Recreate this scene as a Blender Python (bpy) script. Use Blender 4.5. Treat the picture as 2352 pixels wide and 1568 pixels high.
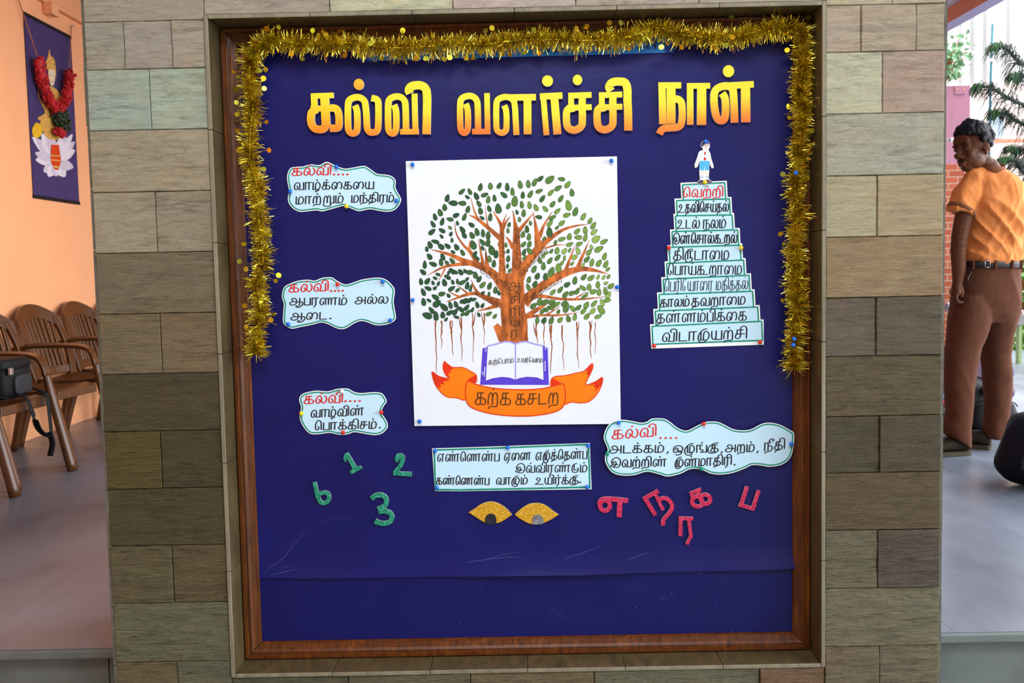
import bpy, bmesh, math, random
from mathutils import Vector, Matrix, noise
from mathutils.geometry import tessellate_polygon
random.seed(7)
sc = bpy.context.scene
for o in list(bpy.data.objects):
    bpy.data.objects.remove(o)
COL = sc.collection

# ------------------------------------------------------------------ camera
FPX = 2300.0                       # focal length in pixels of a 2352 px wide frame
YAW, PITCH, ROLL = (math.radians(a) for a in (-0.387, -4.102, -1.184))
EYE = Vector((0, 0, 1.0))
_cy, _sy, _cp, _sp = math.cos(YAW), math.sin(YAW), math.cos(PITCH), math.sin(PITCH)
FWD = Vector((_sy * _cp, _cy * _cp, _sp))
_R0 = Vector((_cy, -_sy, 0))
_U0 = _R0.cross(FWD)
RT = _R0 * math.cos(ROLL) + _U0 * math.sin(ROLL)
UP = _U0 * math.cos(ROLL) - _R0 * math.sin(ROLL)
cam = bpy.data.cameras.new('camera')
cam.sensor_width = 36.0
cam.lens = FPX * 36.0 / 2352.0
cam.clip_end = 200
cam.dof.use_dof = True
cam.dof.focus_distance = 2.6
cam.dof.aperture_fstop = 9.0
cob = bpy.data.objects.new('camera', cam)
COL.objects.link(cob)
m3 = Matrix((RT, UP, -FWD)).transposed()
cob.matrix_world = Matrix.Translation(EYE) @ m3.to_4x4()
sc.camera = cob

# ------------------------------------------------------------------ light
sc.view_settings.view_transform = 'Standard'
sc.view_settings.look = 'None'
sc.view_settings.gamma = 1.0
sc.view_settings.exposure = 0.0
world = bpy.data.worlds.new('sky')
sc.world = world
world.use_nodes = True
_wt = world.node_tree
_bg = _wt.nodes['Background']
_tc = _wt.nodes.new('ShaderNodeTexCoord')
_dp = _wt.nodes.new('ShaderNodeVectorMath'); _dp.operation = 'DOT_PRODUCT'
_dp.inputs[1].default_value = Vector((0.80, 0.36, 0.48)).normalized()
_wt.links.new(_tc.outputs['Generated'], _dp.inputs[0])
_rp = _wt.nodes.new('ShaderNodeMapRange')            # hazy sky, brightest around the veiled sun
_rp.inputs[1].default_value, _rp.inputs[2].default_value = 0.1, 1.0
_rp.inputs[3].default_value, _rp.inputs[4].default_value = 2.4, 9.5
_wt.links.new(_dp.outputs['Value'], _rp.inputs[0])
_wt.links.new(_rp.outputs[0], _bg.inputs[1])
_bg.inputs[0].default_value = (0.90, 0.95, 1.0, 1)
sun = bpy.data.lights.new('sun', 'SUN')
sun.energy = 3.0
sun.angle = math.radians(3)
sun.color = (1.0, 0.96, 0.9)
so = bpy.data.objects.new('sun', sun)
so.rotation_euler = (math.radians(17), 0, math.radians(40))
so.location = (8, -4, 12)
COL.objects.link(so)

def area(name, loc, target, sx, sy, power, color):
    l = bpy.data.lights.new(name, 'AREA')
    l.shape = 'RECTANGLE'
    l.size, l.size_y = sx, sy
    l.energy = power
    l.color = color
    o = bpy.data.objects.new(name, l)
    o.location = loc
    o.rotation_euler = (Vector(target) - Vector(loc)).to_track_quat('-Z', 'Y').to_euler()
    COL.objects.link(o)
    return o
# unseen area light for camera flash bounced off the ceiling before the pillar
area('flash_bounce', (0.15, 0.40, 2.95), (0.1, 2.2, 0.5), 1.5, 1.0, 86, (0.98, 1.0, 1.0))
area('wall_fill', (-1.3, 5.6, 2.75), (-3.08, 5.8, 1.9), 0.7, 2.6, 9, (1.0, 0.95, 0.9)).data.spread = math.radians(100)  # added fill light that brightens the orange wall, no fixture there

# ------------------------------------------------------------------ helpers
def P(px, py, Y):
    """the point of the plane y = Y seen at photo pixel (px, py)"""
    d = FWD + RT * ((px - 1176) / FPX) - UP * ((py - 784) / FPX)
    return EYE + d * (Y / d.y)
def PX(px, py, X):
    d = FWD + RT * ((px - 1176) / FPX) - UP * ((py - 784) / FPX)
    return EYE + d * (X / d.x)
def PF(px, py, z=0.0):
    d = FWD + RT * ((px - 1176) / FPX) - UP * ((py - 784) / FPX)
    return EYE + d * ((z - EYE.z) / d.z)

def lin(c):
    return tuple(((v / 255) / 12.92 if v / 255 <= 0.04045 else ((v / 255 + 0.055) / 1.055) ** 2.4) for v in c[:3])

class NT:
    def __init__(s, name):
        s.m = bpy.data.materials.new(name)
        s.m.use_nodes = True
        s.t = s.m.node_tree
        s.b = s.t.nodes['Principled BSDF']
    def n(s, typ, **kw):
        nd = s.t.nodes.new(typ)
        for k, v in kw.items():
            if k.startswith('i_'):
                key = k[2:]
                nd.inputs[int(key) if key.isdigit() else key.replace('_', ' ')].default_value = v
            else:
                setattr(nd, k, v)
        return nd
    def l(s, a, b):
        s.t.links.new(a, b)
    def ramp(s, fac, stops, interp='LINEAR'):
        r = s.n('ShaderNodeValToRGB')
        r.color_ramp.interpolation = interp
        e = r.color_ramp.elements
        while len(e) > 1:
            e.remove(e[-1])
        e[0].position = stops[0][0]; e[0].color = (*stops[0][1], 1)
        for p, c in stops[1:]:
            q = e.new(p); q.color = (*c, 1)
        s.l(fac, r.inputs[0])
        return r.outputs[0]
    def coords(s, scale=(1, 1, 1), kind='Object', rot=(0, 0, 0)):
        tc = s.n('ShaderNodeTexCoord')
        mp = s.n('ShaderNodeMapping')
        mp.inputs['Scale'].default_value = scale
        mp.inputs['Rotation'].default_value = rot
        s.l(tc.outputs[kind], mp.inputs[0])
        return mp.outputs[0]
    def noise(s, vec, scale, detail=3, rough=0.6, dist=0.0):
        nd = s.n('ShaderNodeTexNoise')
        nd.inputs['Scale'].default_value = scale
        nd.inputs['Detail'].default_value = detail
        nd.inputs['Roughness'].default_value = rough
        nd.inputs['Distortion'].default_value = dist
        if vec is not None:
            s.l(vec, nd.inputs['Vector'])
        return nd.outputs['Fac']
    def mix(s, fac, a, b, mode='MIX'):
        nd = s.n('ShaderNodeMix', data_type='RGBA', blend_type=mode)
        for sock, v in ((nd.inputs[0], fac), (nd.inputs[6], a), (nd.inputs[7], b)):
            if isinstance(v, (int, float)):
                sock.default_value = v
            elif isinstance(v, tuple):
                sock.default_value = (*v[:3], 1)
            else:
                s.l(v, sock)
        return nd.outputs[2]
    def bump(s, h, strength=0.3, dist=0.01, normal=None):
        nd = s.n('ShaderNodeBump')
        nd.inputs['Strength'].default_value = strength
        nd.inputs['Distance'].default_value = dist
        s.l(h, nd.inputs['Height'])
        if normal is not None:
            s.l(normal, nd.inputs['Normal'])
        s.l(nd.outputs[0], s.b.inputs['Normal'])
        return nd.outputs[0]

def mat(name, rgb, rough=0.6, metal=0.0, var=0.12, scale=30, bump=0.0, bscale=None, spec=0.5, stretch=(1, 1, 1), trans=0.0):
    """plain procedural surface: a base colour varied by noise, optional bump"""
    t = NT(name)
    base = lin(rgb)
    v = t.coords(stretch)
    f = t.noise(v, scale, 3)
    c = t.ramp(f, [(0.3, tuple(x * (1 - var) for x in base)), (0.7, tuple(min(1, x * (1 + var)) for x in base))])
    t.l(c, t.b.inputs['Base Color'])
    t.b.inputs['Roughness'].default_value = rough
    t.b.inputs['Metallic'].default_value = metal
    t.b.inputs['Specular IOR Level'].default_value = spec
    if bump:
        t.bump(t.noise(v, bscale or scale * 2, 4), bump, 0.004)
    return t.m

def glitter(name, rgb, rgb2, spark):
    t = NT(name)
    v = t.coords()
    vo = t.n('ShaderNodeTexVoronoi')
    vo.inputs['Scale'].default_value = 700
    t.l(v, vo.inputs['Vector'])
    sp = t.n('ShaderNodeSeparateColor')
    t.l(vo.outputs['Color'], sp.inputs[0])
    c = t.ramp(sp.outputs[0], [(0.0, lin(rgb)), (0.55, lin(rgb2)), (0.84, lin(rgb2)), (0.92, lin(spark))])
    t.l(c, t.b.inputs['Base Color'])
    t.b.inputs['Roughness'].default_value = 0.45
    t.b.inputs['Metallic'].default_value = 0.25
    t.bump(vo.outputs['Distance'], 0.4, 0.001)
    return t.m

class MB:
    """collects geometry for ONE mesh object"""
    def __init__(s):
        s.v, s.f, s.mi, s.sm = [], [], [], []
    def add(s, verts, faces, mi=0, smooth=False):
        k = len(s.v)
        s.v += [tuple(v) for v in verts]
        for f in faces:
            s.f.append(tuple(i + k for i in f)); s.mi.append(mi); s.sm.append(smooth)
    def box(s, lo, hi, mi=0, M=None):
        (a, b, c), (d, e, f) = lo, hi
        vs = [Vector(p) for p in ((a, b, c), (d, b, c), (d, e, c), (a, e, c), (a, b, f), (d, b, f), (d, e, f), (a, e, f))]
        if M is not None:
            vs = [M @ v for v in vs]
        s.add(vs, [(0, 3, 2, 1), (4, 5, 6, 7), (0, 1, 5, 4), (1, 2, 6, 5), (2, 3, 7, 6), (3, 0, 4, 7)], mi)
    def quadbox(s, front, dy, mi=0):
        """four corner points of a front face, extruded along +y"""
        n = len(front)
        vs = [Vector(p) for p in front] + [Vector(p) + Vector((0, dy, 0)) for p in front]
        fs = [tuple(range(n - 1, -1, -1)), tuple(range(n, 2 * n))]
        fs += [(i, (i + 1) % n, n + (i + 1) % n, n + i) for i in range(n)]
        s.add(vs, fs, mi)
    def loft(s, rings, closed_ends=True, mi=0, smooth=True, cyclic=False):
        n = len(rings[0])
        vs = [p for r in rings for p in r]
        fs = []
        R = len(rings)
        for i in range(R if cyclic else R - 1):
            a, b = i * n, ((i + 1) % R) * n
            for j in range(n):
                fs.append((a + j, a + (j + 1) % n, b + (j + 1) % n, b + j))
        s.add(vs, fs, mi, smooth)
        if closed_ends and not cyclic:
            k = len(s.v) - len(vs)
            s.f.append(tuple(k + j for j in range(n - 1, -1, -1))); s.mi.append(mi); s.sm.append(smooth)
            s.f.append(tuple(k + (R - 1) * n + j for j in range(n))); s.mi.append(mi); s.sm.append(smooth)
    def tube(s, pts, rad, n=8, mi=0, smooth=True, flat=1.0, upv=(0, 0, 1)):
        """swept round or flattened tube; rad number or list"""
        pts = [Vector(p) for p in pts]
        rings = []
        for i, p in enumerate(pts):
            t = (pts[min(i + 1, len(pts) - 1)] - pts[max(i - 1, 0)]).normalized()
            u = Vector(upv)
            if abs(t.dot(u)) > 0.95:
                u = Vector((1, 0, 0)) if abs(t.x) < 0.9 else Vector((0, 1, 0))
            a = t.cross(u).normalized()
            b = a.cross(t).normalized()
            r = rad[i] if isinstance(rad, (list, tuple)) else rad
            rings.append([p + a * (math.cos(q) * r) + b * (math.sin(q) * r * flat) for q in (2 * math.pi * k / n for k in range(n))])
        s.loft(rings, True, mi, smooth)
    def ball(s, c, r, seg=10, ring=6, mi=0, M=None):
        c = Vector(c)
        rx, ry, rz = (r, r, r) if isinstance(r, (int, float)) else r
        vs, fs = [], []
        for i in range(1, ring):
            th = math.pi * i / ring
            for j in range(seg):
                ph = 2 * math.pi * j / seg
                vs.append(Vector((rx * math.sin(th) * math.cos(ph), ry * math.sin(th) * math.sin(ph), rz * math.cos(th))))
        vs += [Vector((0, 0, rz)), Vector((0, 0, -rz))]
        t, b = len(vs) - 2, len(vs) - 1
        for j in range(seg):
            fs.append((t, j, (j + 1) % seg))
            fs.append((b, (ring - 2) * seg + (j + 1) % seg, (ring - 2) * seg + j))
        for i in range(ring - 2):
            for j in range(seg):
                fs.append((i * seg + j, (i + 1) * seg + j, (i + 1) * seg + (j + 1) % seg, i * seg + (j + 1) % seg))
        if M is not None:
            vs = [M @ v for v in vs]
        s.add([v + c for v in vs], fs, mi, True)
    def build(s, name, mats, parent=None, origin=None, bevel=0.0, local=False):
        if not isinstance(mats, (list, tuple)):
            mats = [mats]
        if origin is None:
            if local:
                origin = Vector((0, 0, 0))
            else:
                xs, ys, zs = zip(*s.v)
                origin = Vector(((min(xs) + max(xs)) / 2, (min(ys) + max(ys)) / 2, (min(zs) + max(zs)) / 2))
        origin = Vector(origin)
        me = bpy.data.meshes.new(name)
        me.from_pydata([Vector(v) - origin for v in s.v], [], s.f)
        for m in mats:
            me.materials.append(m)
        me.polygons.foreach_set('material_index', s.mi)
        me.polygons.foreach_set('use_smooth', s.sm)
        me.update()
        o = bpy.data.objects.new(name, me)
        COL.objects.link(o)
        if parent is not None:
            o.parent = parent
            o.location = origin if local else origin - wloc(parent)
        else:
            o.location = origin
        if bevel:
            b = o.modifiers.new('bevel', 'BEVEL')
            b.width = bevel; b.segments = 2; b.limit_method = 'ANGLE'
        return o

def wloc(o):
    v = Vector(o.location)
    while o.parent is not None:
        o = o.parent
        v = v + Vector(o.location)
    return v

def tag(o, label=None, cat=None, group=None, kind=None):
    if label: o['label'] = label
    if cat: o['category'] = cat
    if group: o['group'] = group
    if kind: o['kind'] = kind
    return o
def empty(name, loc, rz=0.0):
    o = bpy.data.objects.new(name, None)
    o.empty_display_size = 0.1
    o.location = loc
    o.rotation_euler = (0, 0, rz)
    COL.objects.link(o)
    return o
def copy_tree(o, parent=None):
    c = o.copy()
    COL.objects.link(c)
    c.parent = parent
    for ch in list(o.children):
        copy_tree(ch, c)
    return c
def fuse(mb, name, mats, voxel, parent=None, smooth=6, local=False, origin=None):
    """join everything in mb into one continuous skin (voxel remesh + smoothing)"""
    o = mb.build(name, mats, parent, origin=origin, local=local)
    r = o.modifiers.new('r', 'REMESH'); r.mode = 'VOXEL'; r.voxel_size = voxel; r.use_smooth_shade = True
    if smooth:
        q = o.modifiers.new('s', 'SMOOTH'); q.iterations = smooth; q.factor = 0.5
    dg = bpy.context.evaluated_depsgraph_get()
    dg.update()
    me = bpy.data.meshes.new_from_object(o.evaluated_get(dg))
    o.modifiers.clear()
    old = o.data
    o.data = me
    me.name = name
    bpy.data.meshes.remove(old)
    return o

def spline(pts, k=6, closed=False):
    """centripetal-ish Catmull-Rom through 2-D or 3-D points (extra columns interpolate too)"""
    n = len(pts)
    if n < 3:
        return [tuple(p) for p in pts]
    out = []
    d = len(pts[0])
    rng = range(n if closed else n - 1)
    for i in rng:
        if closed:
            p0, p1, p2, p3 = pts[i - 1], pts[i], pts[(i + 1) % n], pts[(i + 2) % n]
        else:
            p0, p1, p2, p3 = pts[max(i - 1, 0)], pts[i], pts[i + 1], pts[min(i + 2, n - 1)]
        for j in range(k):
            t = j / k
            out.append(tuple(0.5 * ((2 * p1[c]) + (p2[c] - p0[c]) * t + (2 * p0[c] - 5 * p1[c] + 4 * p2[c] - p3[c]) * t * t + (3 * p1[c] - p0[c] - 3 * p2[c] + p3[c]) * t ** 3) for c in range(d)))
    if not closed:
        out.append(tuple(pts[-1]))
    return out

def ribbon(pts, w, closed=False, nib=0.0):
    """2-D strip around a polyline: (verts, quads); w number or list; nib thins strokes that run sideways"""
    n = len(pts)
    L, R = [], []
    for i in range(n):
        a = pts[i - 1] if (i > 0 or closed) else pts[i]
        b = pts[(i + 1) % n] if (i < n - 1 or closed) else pts[i]
        p = pts[i]
        def nrm(u, v):
            dx, dy = v[0] - u[0], v[1] - u[1]
            q = math.hypot(dx, dy)
            return (-dy / q, dx / q) if q > 1e-9 else None
        n1, n2 = nrm(a, p), nrm(p, b)
        n1 = n1 or n2 or (0, 1); n2 = n2 or n1
        mx, my = n1[0] + n2[0], n1[1] + n2[1]
        q = math.hypot(mx, my)
        if q < 1e-6:
            mx, my, q = n1[0], n1[1], 1.0
        mx, my = mx / q, my / q
        c = max(0.5, mx * n1[0] + my * n1[1])
        ww = (w[i] if isinstance(w, (list, tuple)) else w) / 2
        if nib:
            ww *= 1 - nib * abs(my)
        ww /= c
        L.append((p[0] + mx * ww, p[1] + my * ww)); R.append((p[0] - mx * ww, p[1] - my * ww))
    vs = L + R
    m = n if closed else n - 1
    return vs, [(i, (i + 1) % n, n + (i + 1) % n, n + i) for i in range(m)]

def orient(poly):
    a = sum(poly[i - 1][0] * poly[i][1] - poly[i][0] * poly[i - 1][1] for i in range(len(poly)))
    return poly if a > 0 else poly[::-1]

class Flat(MB):
    """flat work laid on a plane: every point is given in photo pixels, the plane by a function Y(px, py)"""
    def __init__(s, Y, dx=0.0):
        super().__init__()
        s.Y = Y if callable(Y) else (lambda a, b, y=Y: y)
        s.lay = 0
    def pt(s, p, off=0.0):
        y = s.Y(p[0], p[1])
        q = P(p[0], p[1], y)
        return Vector((q.x, q.y - off, q.z))
    def poly(s, pts, mi=0, off=0.0, thick=0.0, side=None):
        pts = orient([tuple(p[:2]) for p in pts])
        tr = tessellate_polygon([[Vector((x, -y, 0)) for x, y in pts]])
        f = [s.pt(p, off) for p in pts]
        faces = []
        for t in tr:
            a, b, c = (f[i] for i in t)
            nn = (b - a).cross(c - a)
            faces.append(tuple(t) if nn.y < 0 else tuple(reversed(t)))
        s.add(f, faces, mi)
        if thick:
            n = len(f)
            s.add(f + [v + Vector((0, thick, 0)) for v in f], [(i, n + i, n + (i + 1) % n, (i + 1) % n) for i in range(n)], mi if side is None else side)
    def strip(s, pts, w, mi=0, off=0.0, closed=False, nib=0.0, thick=0.0, side=None):
        vs, fs = ribbon(pts, w, closed, nib)
        s.lay += 1
        o2 = off + (s.lay % 9) * 0.00002
        f = [s.pt(p, o2) for p in vs]
        fc = []
        for q in fs:
            nn = (f[q[1]] - f[q[0]]).cross(f[q[2]] - f[q[1]])
            fc.append(q if nn.y < 0 else q[::-1])
        s.add(f, fc, mi)
        if thick:
            n = len(pts)
            loop = list(range(n)) + [n + i for i in range(n - 1, -1, -1)]
            loops = [loop] if not closed else [list(range(n)), [n + i for i in range(n - 1, -1, -1)]]
            for lp in loops:
                k = len(lp)
                rng = range(k)
                s.add([f[i] for i in lp] + [f[i] + Vector((0, thick, 0)) for i in lp],
                      [(i, (i + 1) % k, k + (i + 1) % k, k + i) for i in rng], mi if side is None else side)
    def dot(s, c, rx, ry=None, mi=0, off=0.0, thick=0.0, side=None, n=18, rot=0.0):
        ry = ry or rx
        ca, sa = math.cos(rot), math.sin(rot)
        pts = []
        for k in range(n):
            u, v = rx * math.cos(2 * math.pi * k / n), ry * math.sin(2 * math.pi * k / n)
            pts.append((c[0] + u * ca - v * sa, c[1] + u * sa + v * ca))
        s.poly(pts, mi, off, thick, side)
# ------------------------------------------------------------------ marker-pen Tamil lettering (own stroke glyphs)
# 'c' = smooth stroke, 'l' = straight strokes; units: x-height 100, baseline 0
_SP = "c 22 54 35 40 34 12 18 0 4 16 3 50 14 84 34 100 "
_A1 = "c 26 50 37 34 35 11 20 0 5 16 3 52 15 90 35 99 52 84 57 52 57 0"
GL = {
 'க': (82, "l 14 100 62 100;l 16 100 14 58;l 40 100 40 2;c 14 56 36 58 60 54 78 34 74 8 56 0 46 4;c 30 56 8 42 0 20 10 3 26 0 40 6"),
 'ங': (92, "l 0 0 0 100 52 100;l 30 100 30 40 44 40;c 44 40 58 30 52 8 34 4;l 34 2 92 2 92 100"),
 'ச': (74, "l 12 100 64 100;l 14 100 14 56;l 4 54 74 54;c 42 100 42 60 40 20 22 0 4 10 2 34 12 52"),
 'ஞ': (96, "c 36 50 26 62 36 74 48 62 40 30 22 8;l 20 100 90 100;c 30 100 6 80 0 30 24 -20 70 -28 92 -4 88 40 70 50 60 36;l 60 100 60 0"),
 'ட': (66, "l 2 100 2 0 66 0"),
 'ண': (178, _A1 + ";c 57 56 61 88 72 99 83 86 86 50 86 0;c 86 56 90 88 101 99 112 86 115 50 115 0;c 115 56 120 88 134 100 150 100 176 100;l 154 100 154 0"),
 'ன': (146, _A1 + ";c 57 56 62 88 73 99 85 86 88 50 88 0;c 88 56 93 88 106 100 122 100 144 100;l 122 100 122 0"),
 'ள': (112, _SP + "50 86 54 50 54 0;l 34 100 112 100;l 88 100 88 0"),
 'த': (82, "l 14 100 64 100;l 16 100 14 58;l 40 100 40 2;c 14 56 36 58 60 54 78 34 70 6 44 -8 16 -14 4 -34;c 30 56 8 42 0 20 10 3 26 0 40 6"),
 'ந': (78, "l 2 0 2 100 62 100;l 36 100 36 0;c 36 54 54 60 74 44 76 10 60 -10 30 -14 12 -20 6 -36"),
 'ப': (62, "l 2 100 2 0 60 0 60 100"),
 'ம': (78, "l 2 100 2 0 44 0;c 28 0 26 40 30 82 48 100 68 84 74 44 62 8 44 0"),
 'ய': (86, "c 2 100 2 36 14 4 32 8 38 34;l 38 100 38 0 84 0 84 100"),
 'ர': (62, "l 2 0 2 100 62 100;l 38 100 38 0 18 -34"),
 'ா': (62, "l 2 0 2 100 62 100;l 38 100 38 0"),
 'ல': (92, "c 22 54 35 40 34 12 18 0 4 16 3 50 16 90 36 98 50 70 48 28 60 2 78 6 90 40 88 78 72 100"),
 'வ': (98, _SP + "54 84 58 40 50 2;l 46 0 96 0 96 100"),
 'ழ': (80, "l 2 100 2 0 44 0;c 28 0 26 40 30 82 48 100 68 84 74 44 62 8 44 0;c 50 0 62 -14 40 -20 28 -28 44 -38"),
 'ற': (80, "c 2 0 2 60 16 100 32 82 34 0;c 34 60 46 98 64 96 72 60 72 4 64 -14 30 -14 10 -20 4 -38"),
 'அ': (104, "c 36 64 22 70 20 88 38 100 60 88 68 50 58 14 30 -2 4 12 2 34 30 48 70 46;l 64 46 100 46;l 98 100 98 -2"),
 'ஆ': (128, "c 36 64 22 70 20 88 38 100 60 88 68 50 58 14 30 -2 4 12 2 34 30 48 70 46;l 64 46 98 46;l 98 100 98 -2;c 98 48 122 44 128 10 108 -26 76 -34 62 -20 76 -12 90 -22"),
 'இ': (108, "c 42 52 30 56 32 74 50 76 60 56 54 24 30 6 6 10 6 26 40 34 84 34;c 28 30 10 70 28 114 66 132 100 100 104 40 84 0 50 -6 30 8"),
 'உ': (104, "c 38 62 22 66 20 86 40 100 60 82 48 44 22 14 2 0;l 2 0 102 0"),
 'எ': (88, "c 22 54 35 40 34 12 18 0 4 16 3 54 18 94 38 100;l 34 100 88 100;l 64 100 64 0"),
 'ஏ': (88, "c 22 54 35 40 34 12 18 0 4 16 3 54 18 94 38 100;l 34 100 88 100;l 64 100 64 0 40 -36"),
 'ஒ': (94, "c 30 42 18 50 24 66 40 62 44 36 30 8 10 6 2 32 8 78 40 100 76 88 88 54 78 18 56 6 48 22 64 26 80 4 66 -22 36 -32 22 -18"),
 'ெ': (66, "c 22 50 35 38 34 12 18 0 4 18 2 66 14 118 36 134 54 116 60 70 60 0"),
 'ே': (62, "c 36 112 48 124 34 136 14 118 3 66 6 18 20 0 36 16 34 44 18 50"),
 'ை': (108, "c 26 50 37 34 35 11 20 0 5 16 3 52 15 90 35 99 50 80 53 40 46 4;c 53 46 60 84 78 100 97 84 102 40 92 0"),
 'மு': (92, "l 20 100 20 0 56 0;c 42 0 42 46 46 84 62 100 80 84 88 44 76 6 58 0;c 70 130 34 116 2 60 2 0 22 -26 50 -22 72 4"),
 'ழு': (96, "l 24 100 24 0 58 0;c 46 0 44 46 48 84 64 100 82 84 88 44 76 8 60 0;c 78 128 38 112 2 56 2 -6 26 -36 60 -30 66 -8 50 2"),
 'கு': (96, "l 36 100 84 100;l 38 100 36 58;l 60 100 60 4;c 36 56 60 58 82 52 94 30 84 4 66 0;c 52 56 32 42 24 22 34 6 60 8;c 96 130 50 118 4 70 0 8 26 -14 58 -10 80 2"),
 'டு': (82, "l 26 100 26 30 58 30;c 58 126 20 108 2 56 12 2 46 -6 72 14 72 48 58 62"),
 'ரு': (86, "l 28 10 28 100 78 100;l 54 100 54 16;c 84 120 34 114 2 56 6 -6 34 -28 66 -16 76 16 54 34"),
 'று': (112, "c 12 0 12 60 26 100 42 82 44 0;c 44 60 56 98 72 94 76 60 76 0;l 70 0 110 0 110 100;c 76 10 80 -30 50 -46 12 -34 10 -4"),
 'து': (104, "l 14 100 64 100;l 16 100 14 58;l 40 100 40 2;c 14 56 36 58 60 54 74 34 66 4 50 0;l 50 0 102 0 102 100;c 30 56 8 42 0 20 10 3 26 0 40 6"),
 'லு': (104, "c 22 54 35 40 34 12 18 0 4 16 3 50 16 90 36 98 50 70 48 28 60 2 78 6 90 40 88 78 72 100;c 82 20 96 -4 78 -34 50 -20"),
 'கூ': (128, "l 14 100 62 100;l 16 100 14 58;l 40 100 40 2;c 30 56 8 42 0 20 10 3 26 0 40 6;c 14 56 36 60 60 58 78 42 78 18 64 2;l 46 0 126 0"),
 '.': (26, "l 4 2 20 4"), ',': (30, "c 16 12 20 -4 6 -24"),
}
LEFT = 'ெேை'
def syllables(s):
    out = []
    for ch in s:
        if ch in 'ி் ீ'.replace(' ', '') or ch in 'ீ':
            out[-1][1] += ch
        elif ch in 'ுூ':
            out[-1][0] += ch
        elif ch in 'ெேைொோ':
            base = out.pop()
            out.append([{'ெ': 'ெ', 'ே': 'ே', 'ை': 'ை', 'ொ': 'ெ', 'ோ': 'ே'}[ch], ''])
            out.append(base)
            if ch in 'ொோ':
                out.append(['ா', ''])
        else:
            out.append([ch, ''])
    return out

def write(fl, s, x0, y0, x1, y1, h, w, mi=0, off=0.0, nib=0.35, perp=False, gap=16):
    """letter the string s along the base line (x0,y0)-(x1,y1), x-height h px, pen width w px"""
    items, x = [], 0
    for key, sign in syllables(s):
        if key == ' ':
            x += 60; continue
        gw, st = GL[key]
        items.append((x, st, gw, key))
        if '்' in sign:
            items.append((x + gw * 0.5, 'dot', 0, key))
        x += gw
        if 'ி' in sign:
            items.append((x, "c -22 100 -34 118 -18 140 6 138 18 108 18 0", 20, 'i')); x += 24
        if 'ீ' in sign:
            items.append((x, "c -28 100 -30 128 -8 146 12 136 6 118 -6 122", 10, 'i')); x += 8
        x += gap
    W = max(1, x - gap)
    ux, uy = (x1 - x0) / W, (y1 - y0) / W
    if perp:
        q = math.hypot(ux, uy)
        vx, vy = uy / q * h / 100, -ux / q * h / 100
    else:
        vx, vy = 0.04 * h / 100, -h / 100
    def T(gx, gy):
        return (x0 + gx * ux + gy * vx, y0 + gx * uy + gy * vy)
    for bx, st, gw, key in items:
        if st == 'dot':
            c = T(bx, 132)
            fl.dot(c, w * 0.72, w * 0.55, mi, off, n=10)
            continue
        for part in st.split(';'):
            tk = part.split()
            a = [float(t) for t in tk[1:]]
            pts = [(a[i] + bx, a[i + 1]) for i in range(0, len(a), 2)]
            if tk[0] == 'c':
                pts = spline(pts, 5)
                fl.strip([T(*p) for p in pts], w, mi, off, nib=nib)
            else:
                for p, q in zip(pts, pts[1:]):
                    p, q = T(*p), T(*q)
                    d = math.hypot(q[0] - p[0], q[1] - p[1]) or 1
                    e = w * 0.25 / d
                    p2 = (p[0] - (q[0] - p[0]) * e, p[1] - (q[1] - p[1]) * e)
                    q2 = (q[0] + (q[0] - p[0]) * e, q[1] + (q[1] - p[1]) * e)
                    fl.strip([p2, q2], w, mi, off, nib=nib)
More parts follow.
